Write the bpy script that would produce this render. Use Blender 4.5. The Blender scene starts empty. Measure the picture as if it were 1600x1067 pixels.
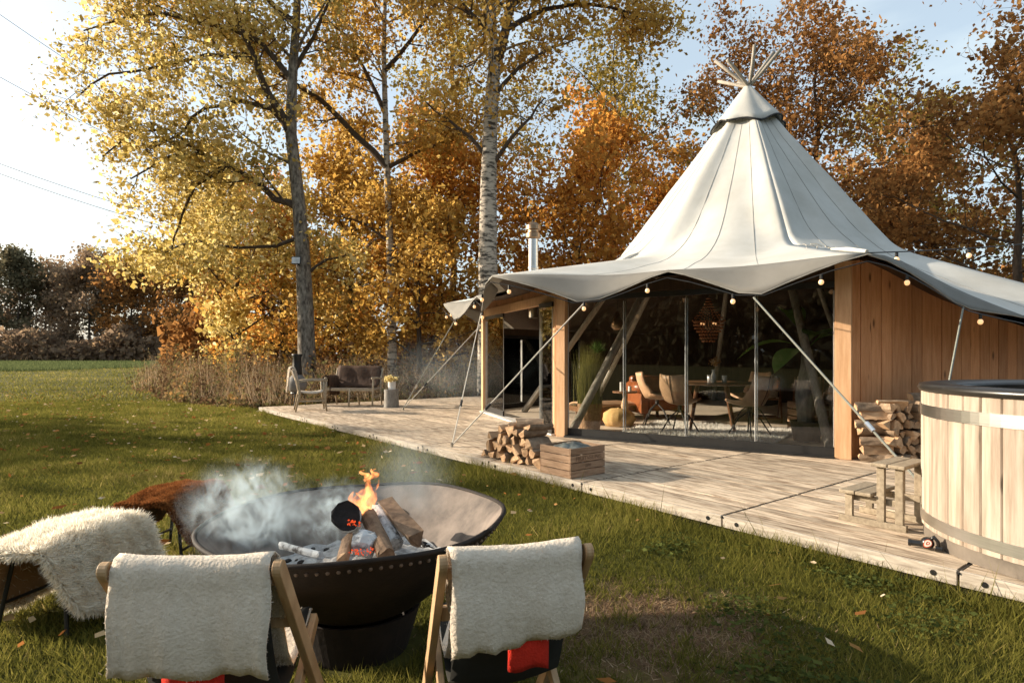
import bpy, bmesh, math, random
import numpy as np
from mathutils import Vector, Matrix, noise as mnoise

# ------------------------------------------------------------------ camera, sky, sun
scene = bpy.context.scene
col = scene.collection
CAM_Z, FPX, HORIZ = 1.35, 960.0, 553.0          # eye height, focal length and horizon in 1600-px units
cam_d = bpy.data.cameras.new('camera'); cam = bpy.data.objects.new('camera', cam_d); col.objects.link(cam)
cam_d.sensor_width = 36; cam_d.lens = FPX / 1600 * 36; cam_d.shift_y = (HORIZ - 533.5) / 1600
cam_d.clip_start = 0.05; cam_d.clip_end = 2000
cam.location = (0, 0, CAM_Z); cam.rotation_euler = (math.pi / 2, 0, 0)
scene.camera = cam

SUN_AZ, SUN_EL = math.radians(-79), math.radians(18.5)      # azimuth from the view direction, to the left
S = Vector((math.sin(SUN_AZ) * math.cos(SUN_EL), math.cos(SUN_AZ) * math.cos(SUN_EL), math.sin(SUN_EL)))
world = bpy.data.worlds.new('World'); scene.world = world; world.use_nodes = True
wn = world.node_tree.nodes; wl = world.node_tree.links
sky_t = wn.new('ShaderNodeTexSky'); sky_t.sky_type = 'NISHITA'; sky_t.sun_disc = False
sky_t.sun_elevation = SUN_EL; sky_t.sun_rotation = SUN_AZ
sky_t.air_density = 1.0; sky_t.dust_density = 3.5; sky_t.ozone_density = 1.0
wc = wn.new('ShaderNodeTexCoord'); wm = wn.new('ShaderNodeMapping'); wm.inputs['Scale'].default_value = (1.6, 1.6, 6.0)
wnz = wn.new('ShaderNodeTexNoise'); wnz.inputs['Scale'].default_value = 2.2; wnz.inputs['Detail'].default_value = 7
wr = wn.new('ShaderNodeValToRGB'); wr.color_ramp.elements[0].position = .5; wr.color_ramp.elements[1].position = .78
wr.color_ramp.elements[0].color = (.50, .50, .50, 1); wr.color_ramp.elements[1].color = (.92, .92, .92, 1)
wx = wn.new('ShaderNodeMixRGB'); wx.inputs[2].default_value = (3.05, 3.55, 3.75, 1)
wl.new(wc.outputs['Generated'], wm.inputs[0]); wl.new(wm.outputs[0], wnz.inputs['Vector'])
wl.new(wnz.outputs['Fac'], wr.inputs[0]); wl.new(wr.outputs[0], wx.inputs[0]); wl.new(sky_t.outputs[0], wx.inputs[1])
wl.new(wx.outputs[0], wn['Background'].inputs[0]); wn['Background'].inputs[1].default_value = 0.13

sun_d = bpy.data.lights.new('sun', 'SUN'); sun_d.energy = 4.9; sun_d.angle = math.radians(.55); sun_d.color = (1.0, .86, .68)
sun = bpy.data.objects.new('sun', sun_d); col.objects.link(sun)
sun.rotation_euler = S.to_track_quat('Z', 'Y').to_euler(); sun.location = (-30, 8, 20)
scene.view_settings.view_transform = 'Standard'; scene.view_settings.look = 'None'
scene.view_settings.exposure = 1.1; scene.view_settings.gamma = 1.0
scene.cycles.max_bounces = 8; scene.cycles.transparent_max_bounces = 16; scene.cycles.volume_bounces = 1
scene.cycles.volume_step_rate = 1.0; scene.cycles.use_denoising = True
scene.cycles.sample_clamp_indirect = 6

random.seed(7); RNG = np.random.default_rng(7)
PI = math.pi
DZ = 0.15                                                  # deck height above the lawn

def at(px, py, z=0.0):                                     # point of a horizontal plane seen at a pixel of the photograph
    Z = FPX * (CAM_Z - z) / (py - HORIZ)
    return Vector(((px - 800) / FPX * Z, Z, z))
def atZ(px, py, Z):
    return Vector(((px - 800) / FPX * Z, Z, CAM_Z - (py - HORIZ) * Z / FPX))

# ------------------------------------------------------------------ helpers
def tag(o, label=None, cat=None, group=None, kind=None):
    if label: o['label'] = label
    if cat: o['category'] = cat
    if group: o['group'] = group
    if kind: o['kind'] = kind
    return o
def thing(name, label, cat, loc=(0, 0, 0), rotz=0., group=None):
    o = bpy.data.objects.new(name, None); col.objects.link(o); o.empty_display_size = .1
    o.location = loc; o.rotation_euler = (0, 0, rotz)
    return tag(o, label, cat, group)
def link(name, me, m, parent=None, smooth=False):
    o = bpy.data.objects.new(name, me); col.objects.link(o)
    if m is not None and not me.materials:
        for k in (m if isinstance(m, (list, tuple)) else [m]): me.materials.append(k)
    if parent: o.parent = parent
    if smooth:
        me.polygons.foreach_set('use_smooth', np.ones(len(me.polygons), bool))
    return o
def np_mesh(name, V, F, m, parent=None, tint=None, smooth=False):
    me = bpy.data.meshes.new(name); V = np.ascontiguousarray(V, np.float32); F = np.ascontiguousarray(F, np.int32)
    nf, k = F.shape
    me.vertices.add(len(V)); me.vertices.foreach_set('co', V.ravel())
    me.loops.add(nf * k); me.loops.foreach_set('vertex_index', F.ravel())
    me.polygons.add(nf); me.polygons.foreach_set('loop_start', np.arange(0, nf * k, k, dtype=np.int32))
    me.update(calc_edges=True)
    if tint is not None:
        a = me.attributes.new('tint', 'FLOAT', 'FACE'); a.data.foreach_set('value', np.ascontiguousarray(tint, np.float32))
    return link(name, me, m, parent, smooth)
def rotm(rx=0, ry=0, rz=0):
    return Matrix.Rotation(rz, 3, 'Z') @ Matrix.Rotation(ry, 3, 'Y') @ Matrix.Rotation(rx, 3, 'X')

class MB:
    def __init__(s): s.v = []; s.f = []; s.mi = []
    def add(s, vs, fs, mi=0):
        b = len(s.v); s.v += [tuple(v) for v in vs]; s.f += [tuple(b + i for i in f) for f in fs]; s.mi += [mi] * len(fs); return s
    def box(s, c, d, R=None, mi=0):
        c = Vector(c); vs = []
        for x in (-.5, .5):
            for y in (-.5, .5):
                for z in (-.5, .5):
                    p = Vector((x * d[0], y * d[1], z * d[2])); vs.append(c + (R @ p if R else p))
        return s.add(vs, [(0, 1, 3, 2), (4, 6, 7, 5), (0, 4, 5, 1), (2, 3, 7, 6), (0, 2, 6, 4), (1, 5, 7, 3)], mi)
    def bar(s, a, b, w, h, up=(0, 0, 1), mi=0):
        a, b = Vector(a), Vector(b); d = (b - a).normalized(); x = d.cross(Vector(up)).normalized(); y = x.cross(d)
        R = Matrix((x, d, y)).transposed()
        return s.box((a + b) / 2, (w, (b - a).length, h), R, mi)
    def tube(s, path, rad, seg=8, cap=True, mi=0):
        path = [Vector(p) for p in path]; n = len(path)
        if not isinstance(rad, (list, tuple)): rad = [rad] * n
        b = len(s.v); ref = Vector((.31, .95, .12))
        for i, p in enumerate(path):
            d = (path[min(i + 1, n - 1)] - path[max(i - 1, 0)]).normalized()
            x = d.cross(ref)
            if x.length < .1: x = d.cross(Vector((1, 0, .2)))
            x.normalize(); y = d.cross(x); ref = -y.cross(d) if False else ref
            for k in range(seg):
                a = 2 * PI * k / seg; s.v.append(tuple(p + (x * math.cos(a) + y * math.sin(a)) * rad[i]))
        for i in range(n - 1):
            for k in range(seg):
                k2 = (k + 1) % seg
                s.f.append((b + i * seg + k, b + i * seg + k2, b + (i + 1) * seg + k2, b + (i + 1) * seg + k)); s.mi.append(mi)
        if cap:
            s.f.append(tuple(b + k for k in reversed(range(seg)))); s.f.append(tuple(b + (n - 1) * seg + k for k in range(seg))); s.mi += [mi, mi]
        return s
    def lathe(s, prof, seg=24, c=(0, 0, 0), mi=0, fn=None):
        b = len(s.v); n = len(prof)
        for i, (r, z) in enumerate(prof):
            for k in range(seg):
                a = 2 * PI * k / seg; rr, zz = (r, z) if fn is None else fn(r, z, a)
                s.v.append((c[0] + rr * math.cos(a), c[1] + rr * math.sin(a), c[2] + zz))
        for i in range(n - 1):
            for k in range(seg):
                k2 = (k + 1) % seg
                s.f.append((b + i * seg + k, b + i * seg + k2, b + (i + 1) * seg + k2, b + (i + 1) * seg + k)); s.mi.append(mi)
        return s
    def grid(s, P, mi=0):                                   # P[i][j] of points
        b = len(s.v); n, m = len(P), len(P[0])
        for r in P: s.v += [tuple(p) for p in r]
        for i in range(n - 1):
            for j in range(m - 1):
                s.f.append((b + i * m + j, b + i * m + j + 1, b + (i + 1) * m + j + 1, b + (i + 1) * m + j)); s.mi.append(mi)
        return s
    def sphere(s, c, r, seg=10, rings=6, sc=(1, 1, 1), mi=0):
        return s.lathe([(max(1e-4, r * sc[0] * math.sin(PI * i / rings)), -r * sc[2] * math.cos(PI * i / rings)) for i in range(rings + 1)], seg, c, mi)
    def mesh(s, name):
        me = bpy.data.meshes.new(name); me.from_pydata(s.v, [], s.f); me.update()
        if any(s.mi): me.polygons.foreach_set('material_index', s.mi)
        return me
    def build(s, name, m, parent=None, smooth=False, bevel=0, solid=0):
        o = link(name, s.mesh(name), m, parent, smooth)
        if solid:
            k = o.modifiers.new('solid', 'SOLIDIFY'); k.thickness = solid; k.offset = 0
        if bevel:
            k = o.modifiers.new('bevel', 'BEVEL'); k.width = bevel; k.segments = 2; k.limit_method = 'ANGLE'
        return o

def mat(name, c1, c2=None, rough=.7, scale=6., stretch=(1, 1, 1), bump=0., bscale=0., rnd=0., metal=0., spec=.3,
        lo=.3, hi=.7, detail=7, emit=None, bstretch=None, knots=None):
    m = bpy.data.materials.new(name); m.use_nodes = True; N = m.node_tree.nodes; L = m.node_tree.links; P = N['Principled BSDF']
    P.inputs['Roughness'].default_value = rough; P.inputs['Metallic'].default_value = metal; P.inputs['Specular IOR Level'].default_value = spec
    c2 = c2 or tuple(x * .6 for x in c1)
    tc = N.new('ShaderNodeTexCoord'); oi = N.new('ShaderNodeObjectInfo')
    ad = N.new('ShaderNodeVectorMath'); ad.operation = 'MULTIPLY_ADD'; ad.inputs[1].default_value = (1, 1, 1)
    sc = N.new('ShaderNodeVectorMath'); sc.operation = 'SCALE'; sc.inputs['Scale'].default_value = 37.
    cb = N.new('ShaderNodeCombineXYZ')
    for k in range(3): L.new(oi.outputs['Random'], cb.inputs[k])
    L.new(cb.outputs[0], sc.inputs[0]); L.new(tc.outputs['Object'], ad.inputs[0]); L.new(sc.outputs[0], ad.inputs[2])
    mp = N.new('ShaderNodeMapping'); mp.inputs['Scale'].default_value = stretch; L.new(ad.outputs[0], mp.inputs[0])
    nz = N.new('ShaderNodeTexNoise'); nz.inputs['Scale'].default_value = scale; nz.inputs['Detail'].default_value = detail; nz.inputs['Roughness'].default_value = .62
    L.new(mp.outputs[0], nz.inputs['Vector'])
    rp = N.new('ShaderNodeValToRGB'); e = rp.color_ramp.elements
    e[0].position = lo; e[1].position = hi; e[0].color = (*c2, 1); e[1].color = (*c1, 1); L.new(nz.outputs['Fac'], rp.inputs[0])
    src = rp.outputs[0]
    if knots:
        mk = N.new('ShaderNodeMapping'); mk.inputs['Scale'].default_value = knots; L.new(ad.outputs[0], mk.inputs[0]); vo = N.new('ShaderNodeTexVoronoi'); vo.inputs['Scale'].default_value = 1.; L.new(mk.outputs[0], vo.inputs['Vector'])
        kr = N.new('ShaderNodeMapRange'); kr.inputs[1].default_value = .16; kr.inputs[2].default_value = .06; L.new(vo.outputs['Distance'], kr.inputs[0])
        km = N.new('ShaderNodeMixRGB'); km.inputs[2].default_value = (*[x * .35 for x in c2], 1); L.new(kr.outputs[0], km.inputs[0]); L.new(src, km.inputs[1]); src = km.outputs[0]
    if rnd:
        mr = N.new('ShaderNodeMapRange'); mr.inputs[3].default_value = 1 - rnd; mr.inputs[4].default_value = 1 + rnd; L.new(oi.outputs['Random'], mr.inputs[0])
        hv = N.new('ShaderNodeHueSaturation'); L.new(mr.outputs[0], hv.inputs['Value']); L.new(src, hv.inputs['Color']); src = hv.outputs[0]
    L.new(src, P.inputs['Base Color'])
    if bump:
        bn = N.new('ShaderNodeBump'); bn.inputs['Strength'].default_value = bump; bn.inputs['Distance'].default_value = .01
        if bscale:
            n2 = N.new('ShaderNodeTexNoise'); n2.inputs['Scale'].default_value = bscale; n2.inputs['Detail'].default_value = 4
            if bstretch:
                m2 = N.new('ShaderNodeMapping'); m2.inputs['Scale'].default_value = bstretch; L.new(ad.outputs[0], m2.inputs[0]); L.new(m2.outputs[0], n2.inputs['Vector'])
            else: L.new(ad.outputs[0], n2.inputs['Vector'])
            L.new(n2.outputs['Fac'], bn.inputs['Height'])
        else: L.new(nz.outputs['Fac'], bn.inputs['Height'])
        L.new(bn.outputs[0], P.inputs['Normal'])
    if emit:
        P.inputs['Emission Color'].default_value = (*emit[0], 1); P.inputs['Emission Strength'].default_value = emit[1]
    return m

def leafmat(name, palette, transl=.45, gloss=.0):
    m = bpy.data.materials.new(name); m.use_nodes = True; N = m.node_tree.nodes; L = m.node_tree.links
    N.remove(N['Principled BSDF']); out = N['Material Output']
    at_ = N.new('ShaderNodeAttribute'); at_.attribute_name = 'tint'
    rp = N.new('ShaderNodeValToRGB'); cr = rp.color_ramp
    while len(cr.elements) < len(palette): cr.elements.new(.5)
    for i, (p, c) in enumerate(palette): cr.elements[i].position = p; cr.elements[i].color = (*c, 1)
    L.new(at_.outputs['Fac'], rp.inputs[0])
    d = N.new('ShaderNodeBsdfDiffuse'); t = N.new('ShaderNodeBsdfTranslucent'); mx = N.new('ShaderNodeMixShader'); mx.inputs[0].default_value = transl
    L.new(rp.outputs[0], d.inputs[0]); L.new(rp.outputs[0], t.inputs[0]); L.new(d.outputs[0], mx.inputs[1]); L.new(t.outputs[0], mx.inputs[2])
    L.new(mx.outputs[0], out.inputs[0])
    return m

# ------------------------------------------------------------------ materials
m_deck = mat('weathered_deck_wood', (.52, .42, .31), (.15, .097, .058), .75, 3.4, (1.2, 9, 3), .35, rnd=.26, lo=.34, hi=.58)
m_floor = mat('pale_floor_boards', (.62, .53, .42), (.42, .33, .24), .6, 3., (1, 6, 1), .15)
m_beam = mat('grey_deck_edge_wood', (.46, .41, .34), (.20, .165, .13), .8, 6., (1, 8, 8), .3)
m_black = mat('black_metal', (.018, .018, .018), (.01, .01, .01), .45, spec=.4)
m_void = mat('hole_and_underdeck_black', (.01, .01, .01), None, 1.0)  # black for the bolt holes and for the shade painted under the deck
m_fir = mat('fresh_larch_boards', (.56, .285, .135), (.40, .175, .07), .6, 4., (7, 7, .7), .2, rnd=.2, knots=(7, 2, 2.2))
m_post = mat('pale_larch_post', (.62, .39, .225), (.46, .255, .125), .6, 4., (8, 8, .7), .15)
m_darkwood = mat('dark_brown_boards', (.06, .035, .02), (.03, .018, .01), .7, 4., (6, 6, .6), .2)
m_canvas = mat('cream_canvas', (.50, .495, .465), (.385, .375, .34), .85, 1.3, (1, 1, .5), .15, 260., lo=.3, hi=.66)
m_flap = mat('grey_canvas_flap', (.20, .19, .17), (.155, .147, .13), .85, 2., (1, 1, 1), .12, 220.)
m_seam = mat('dark_stitching', (.30, .29, .265), None, .9)
m_pole = mat('grey_tent_pole', (.36, .33, .28), (.22, .19, .155), .7, 4., (8, 8, .8), .3)
m_steel = mat('brushed_steel', (.72, .71, .69), (.6, .59, .57), .28, 4., (1, 1, 20), .05, metal=1.)
m_rust = mat('stained_steel', (.40, .28, .18), (.2, .13, .08), .4, 6., metal=.9)
m_rope = mat('pale_rope', (.62, .58, .50), (.45, .41, .35), .9, 60)
m_strap = mat('grey_strap', (.22, .23, .20), (.15, .155, .135), .8, 60)
m_tub = mat('pale_tub_staves', (.39, .325, .26), (.22, .165, .12), .65, 3.2, (7, 7, .5), .3, rnd=.18, lo=.33, hi=.62, knots=(9, 9, 2.4))
m_rubber = mat('black_rim', (.02, .018, .016), None, .3, spec=.5)
m_base = mat('tub_base_grey', (.15, .125, .10), (.09, .075, .06), .75, 8)
m_step = mat('grey_brown_step_wood', (.30, .25, .18), (.16, .125, .085), .75, 6., (6, 6, 6), .3, rnd=.15)
m_crate = mat('orchard_crate_wood', (.34, .225, .145), (.18, .105, .06), .75, 5., (1.2, 1.2, 10), .25, rnd=.16)
m_logend = mat('split_wood_face', (.54, .365, .215), (.28, .155, .08), .8, 11., (2.5, .8, 2.5), .5, rnd=.3)
m_bark = mat('log_bark', (.30, .22, .15), (.14, .095, .06), .9, 14., (1, 1, 1), .6)
m_iron = mat('dark_fire_iron', (.024, .017, .013), (.010, .008, .007), .75, 9., (1, 1, 1), .6, metal=.0, spec=.25)
m_rivet = mat('worn_rivet_heads', (.16, .12, .09), (.06, .045, .035), .5, 20.)
m_ironin = mat('sooty_bowl_inside', (.225, .18, .148), (.055, .045, .039), .75, 4.0, (1, 1, 1), .3, lo=.34, hi=.66)
m_ash = mat('pale_ash', (.52, .52, .51), (.13, .12, .115), .95, 16., (1, 1, 1), .8)
m_char = mat('charred_wood', (.022, .018, .016), (.008, .007, .007), .8, 22., (1, 1, 1), .8)
m_ashlog = mat('ash_covered_log', (.50, .51, .51), (.07, .065, .06), .9, 20., (1, 1, 1), .8, lo=.36, hi=.52)
m_fwood = mat('brown_firewood', (.24, .155, .095), (.10, .06, .035), .8, 10., (3, 3, 3), .4)
m_ember = mat('glowing_ember', (.3, .05, .02), None, .8, emit=((1, .09, .012), .38))
m_chair = mat('beach_chair_wood', (.50, .34, .19), (.30, .175, .085), .55, 5., (9, 1.2, 1.2), .2)
m_chairgrey = mat('weathered_chair_wood', (.42, .35, .25), (.26, .20, .135), .7, 6., (4, 4, 4), .2)
m_sling = mat('dark_sling_canvas', (.025, .024, .02), None, .9)
m_red = mat('red_felt', (.58, .028, .012), (.42, .018, .008), .95, 30., bump=.4, bscale=150)
m_fleece = mat('white_fleece', (.64, .56, .46), (.52, .44, .35), .95, 40., bump=.45, bscale=110.)
m_ivory = mat('ivory_wool_base', (.84, .76, .62), (.74, .64, .48), .95, 40., bump=.6, bscale=60.)
m_suede = mat('tan_suede', (.40, .245, .135), (.31, .18, .095), .9, 8.)
m_glow = mat('warm_bulb', (.9, .75, .5), None, .2, emit=((1, .50, .20), .45))
m_clear = mat('clear_bulb', (.85, .74, .58), (.6, .5, .38), .12, spec=.8)
m_leather = mat('tan_leather', (.52, .33, .20), (.38, .225, .13), .45, 9., bump=.2)
m_cognac = mat('cognac_leather', (.30, .095, .03), (.19, .05, .015), .35, 8.)
m_table = mat('dark_table_wood', (.20, .10, .05), (.10, .045, .02), .35, 5., (1, 8, 8))
m_rug = mat('white_shag', (.82, .80, .75), (.70, .67, .60), .95, 20)
m_pouf = mat('mustard_pouf', (.52, .34, .14), (.40, .25, .09), .85, 12.)
m_clay = mat('grey_clay', (.20, .19, .175), (.11, .10, .09), .8, 8., bump=.3)
m_stump = mat('grey_stump', (.30, .28, .25), (.15, .135, .115), .85, 8., (3, 3, 1), .5)
m_white = mat('white_ceramic', (.78, .75, .70), None, .4)
m_brownfur = mat('dark_brown_hide', (.075, .036, .018), (.03, .014, .007), .8, 18., bump=.6)
m_brownwool = mat('brown_wool_base', (.24, .09, .03), (.12, .045, .015), .95, 40., bump=.8, bscale=60.)
m_cloth = mat('beige_cloth', (.46, .36, .27), (.34, .26, .19), .9, 20)
m_soil = mat('dark_soil', (.07, .045, .03), (.04, .026, .017), .95, 20, bump=.5)
m_pot = mat('dark_pot', (.06, .05, .045), None, .7)
m_wicker = mat('tan_basket', (.36, .22, .12), (.2, .11, .06), .85, 30)
m_beads = mat('wooden_beads', (.55, .22, .09), (.36, .13, .05), .4, 20)
m_ink = mat('faded_black_ink', (.10, .06, .04), (.16, .09, .055), .9, 30)
m_plastic = mat('black_plastic', (.012, .012, .012), None, .3, spec=.5)
m_logo = mat('white_logo', (.85, .72, .62), None, .5)
m_logor = mat('red_logo', (.55, .10, .04), None, .5)
m_lampglass = mat('floodlight_glass', (.55, .56, .55), None, .15, spec=.6)
m_greybag = mat('grey_green_plastic', (.22, .24, .22), (.06, .065, .06), .35, 12., bump=.6, spec=.5)
m_birch = mat('white_poplar_bark', (.40, .35, .285), (.045, .037, .03), .85, 3.0, (1.3, 1.3, 4.2), .6, lo=.40, hi=.53)
m_poplar = mat('grey_poplar_bark', (.27, .235, .19), (.06, .048, .037), .9, 4., (3, 3, 1.2), .8, lo=.38, hi=.66)
m_oakbark = mat('dark_oak_bark', (.095, .068, .048), (.04, .028, .02), .95, 5., (4, 4, 1), .5)

# glass: thin sheet that mirrors at grazing angles and lets the rest through
m_glass = bpy.data.materials.new('thin_glass'); m_glass.use_nodes = True
_N = m_glass.node_tree.nodes; _L = m_glass.node_tree.links; _N.remove(_N['Principled BSDF'])
_t = _N.new('ShaderNodeBsdfTransparent'); _t.inputs[0].default_value = (.975, .98, .975, 1); _g = _N.new('ShaderNodeBsdfGlossy'); _g.inputs['Roughness'].default_value = .01
_f = _N.new('ShaderNodeFresnel'); _f.inputs[0].default_value = 1.5; _x = _N.new('ShaderNodeMixShader')
_L.new(_f.outputs[0], _x.inputs[0]); _L.new(_t.outputs[0], _x.inputs[1]); _L.new(_g.outputs[0], _x.inputs[2]); _L.new(_x.outputs[0], _N['Material Output'].inputs[0])

# lawn: turf with moss, straw and one worn bare patch
m_lawn = bpy.data.materials.new('lawn_turf'); m_lawn.use_nodes = True
N = m_lawn.node_tree.nodes; L = m_lawn.node_tree.links; P = N['Principled BSDF']; P.inputs['Roughness'].default_value = .95; P.inputs['Specular IOR Level'].default_value = .1
g = N.new('ShaderNodeNewGeometry'); n1 = N.new('ShaderNodeTexNoise'); n1.inputs['Scale'].default_value = .55; n1.inputs['Detail'].default_value = 5
n2 = N.new('ShaderNodeTexNoise'); n2.inputs['Scale'].default_value = 9.; n2.inputs['Detail'].default_value = 8; n2.inputs['Roughness'].default_value = .75
L.new(g.outputs['Position'], n1.inputs['Vector']); L.new(g.outputs['Position'], n2.inputs['Vector'])
r1 = N.new('ShaderNodeValToRGB'); r1.color_ramp.elements[0].position = .35; r1.color_ramp.elements[1].position = .68
r1.color_ramp.elements[0].color = (.050, .055, .014, 1); r1.color_ramp.elements[1].color = (.125, .115, .030, 1)
r2 = N.new('ShaderNodeValToRGB'); r2.color_ramp.elements[0].position = .3; r2.color_ramp.elements[1].position = .7
r2.color_ramp.elements[0].color = (.45, .42, .4, 1); r2.color_ramp.elements[1].color = (1.2, 1.2, 1.1, 1)
mu = N.new('ShaderNodeMixRGB'); mu.blend_type = 'MULTIPLY'; mu.inputs[0].default_value = 1
L.new(n1.outputs['Fac'], r1.inputs[0]); L.new(n2.outputs['Fac'], r2.inputs[0]); L.new(r1.outputs[0], mu.inputs[1]); L.new(r2.outputs[0], mu.inputs[2])
vd = N.new('ShaderNodeVectorMath'); vd.operation = 'DISTANCE'; vd.inputs[1].default_value = (.68, 3.05, 0)
mr = N.new('ShaderNodeMapRange'); mr.inputs[1].default_value = .75; mr.inputs[2].default_value = .25
am = N.new('ShaderNodeMath'); am.operation = 'MULTIPLY_ADD'; am.inputs[1].default_value = 1.4; am.inputs[2].default_value = -.7
a2 = N.new('ShaderNodeMath'); a2.operation = 'ADD'; mb_ = N.new('ShaderNodeMixRGB'); mb_.inputs[2].default_value = (.15, .085, .048, 1)
L.new(g.outputs['Position'], vd.inputs[0]); L.new(n2.outputs['Fac'], am.inputs[0]); L.new(vd.outputs['Value'], a2.inputs[0]); L.new(am.outputs[0], a2.inputs[1])
L.new(a2.outputs[0], mr.inputs[0]); L.new(mr.outputs[0], mb_.inputs[0]); L.new(mu.outputs[0], mb_.inputs[1]); L.new(mb_.outputs[0], P.inputs['Base Color'])
bn = N.new('ShaderNodeBump'); bn.inputs['Strength'].default_value = .7; bn.inputs['Distance'].default_value = .04; L.new(n2.outputs['Fac'], bn.inputs['Height']); L.new(bn.outputs[0], P.inputs['Normal'])

lf_grass = leafmat('grass_blades', [(0, (.045, .050, .012)), (.45, (.13, .128, .027)), (.8, (.26, .23, .055)), (1, (.44, .33, .14))], .5)
lf_meadow = leafmat('meadow_blades', [(0, (.06, .085, .03)), (1, (.17, .19, .08))], .4)
lf_dry = leafmat('dry_stalks', [(0, (.13, .085, .055)), (.5, (.34, .235, .14)), (1, (.52, .41, .28))], .35)
lf_bramble = leafmat('bramble_leaves', [(0, (.09, .05, .028)), (.3, (.17, .105, .055)), (.5, (.15, .15, .055)), (.72, (.30, .19, .10)), (1, (.52, .28, .07))], .4)
lf_yellow = leafmat('yellow_poplar_leaves', [(0, (.26, .19, .05)), (.35, (.50, .37, .10)), (.7, (.68, .54, .21)), (1, (.80, .70, .40))], .58)
lf_gold = leafmat('golden_leaves', [(0, (.22, .12, .03)), (.4, (.46, .27, .06)), (.75, (.62, .41, .11)), (1, (.74, .56, .24))], .58)
lf_orange = leafmat('orange_oak_leaves', [(0, (.24, .105, .03)), (.4, (.52, .24, .050)), (.75, (.68, .36, .08)), (1, (.74, .48, .15))], .6)
lf_brown = leafmat('brown_oak_leaves', [(0, (.12, .06, .025)), (.4, (.28, .135, .045)), (.75, (.42, .21, .07)), (1, (.52, .31, .12))], .52)
lf_olive = leafmat('olive_yellow_leaves', [(0, (0.112, 0.084, 0.020)), (.5, (0.280, 0.203, 0.042)), (1, (0.504, 0.364, 0.098))], 0.55)
lf_far = leafmat('far_brown_twigs', [(0, (.15, .105, .075)), (.6, (.31, .22, .145)), (1, (.46, .31, .17))], .5)
lf_pine = leafmat('far_dark_pine', [(0, (.11, .10, .06)), (1, (.24, .20, .12))], .4)
lf_litter = leafmat('fallen_leaves', [(0, (.16, .07, .025)), (.4, (.34, .14, .04)), (.7, (.46, .30, .13)), (1, (.62, .52, .38))], .25)
lf_plant = leafmat('green_plant_leaves', [(0, (.06, .12, .03)), (1, (.22, .34, .09))], .45)
lf_reed = leafmat('reed_leaves', [(0, (.10, .11, .03)), (1, (.30, .27, .09))], .4)
lf_white = leafmat('ivory_wool', [(0, (.78, .64, .46)), (.5, (.90, .83, .70)), (1, (.93, .90, .83))], .5)
lf_sherpa = leafmat('sherpa_wool', [(0, (.45, .38, .30)), (.5, (.62, .54, .45)), (1, (.74, .68, .60))], .3)
lf_curl = leafmat('brown_curly_wool', [(0, (.10, .035, .012)), (.5, (.26, .095, .03)), (1, (.40, .17, .06))], .25)
lf_shag = leafmat('shag_wool', [(0, (.70, .67, .60)), (1, (.88, .86, .82))], .5)

# ------------------------------------------------------------------ setting: lawn
mb = MB(); R_ = 600
mb.grid([[(x, y, 0) for x in np.linspace(-R_, R_, 13)] for y in np.linspace(-R_, R_, 13)])
tag(mb.build('lawn', m_lawn), kind='structure')

# ------------------------------------------------------------------ wooden deck of panels
U = Vector((.616, -.788, 0)); Vv = Vector((.788, .616, 0)); F0 = Vector((-5.73, 13.9, 0))   # far corner, edge towards the viewer, depth
deck = bpy.data.objects.new('deck', None); col.objects.link(deck); deck.location = F0; deck.rotation_euler = (0, 0, math.atan2(U.y, U.x))
tag(deck, kind='structure')                                # local x along the front edge, local y into the depth
PW, NP, PLW, NPL = 1.48, 11, .16, 26
plank_meshes = []
for k in range(4):
    b = MB(); b.box((0, 0, -.015), (PW - .028, PLW - .007 - .002 * k, .03)); plank_meshes.append(b.mesh('plank'))
for i in range(NP):
    for j in range(NPL):
        o = link('plank', plank_meshes[(i * 7 + j * 3) % 4], m_deck, deck)
        o.location = ((i + .5) * PW, (j + .5) * PLW + .03, DZ - random.random() * .003)
b = MB()
for i in range(NP):
    for j in range(NPL, 80):
        b.box(((i + .5) * PW, (j + .5) * PLW + .03, DZ - .018), (PW - .028, PLW - .007, .03))
tag(b.build('far_planks', m_deck, deck), kind='stuff')
for i in range(NP):
    b = MB(); b.box((0, 0, 0), (PW - .012, .028, .085)); o = b.build('edge_board', m_beam, deck, bevel=.004); o.location = ((i + .5) * PW, .014, DZ - .0435)
    for s in (-1, 1):
        if i == 0 and s < 0: continue
        h = MB(); h.tube([(0, -.004, 0), (0, .002, 0)], .016, 10); h = h.build('bolt_hole', m_void, deck); h.location = ((i + .5) * PW + s * (PW / 2 - .12), 0, DZ - .043)
for i in range(1, NP):
    b = MB(); b.box((0, 2.0, 0), (.012, 4.1, .012)); o = b.build('joint_strip', m_black, deck); o.location = (i * PW, 0.04, DZ - .012)
b = MB(); b.box((NP * PW / 2, 6.4, .03), (NP * PW - .1, 12.7, .06)); b.build('underdeck_shade', m_void, deck)  # one black slab, the shade below the deck put into colour

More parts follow.
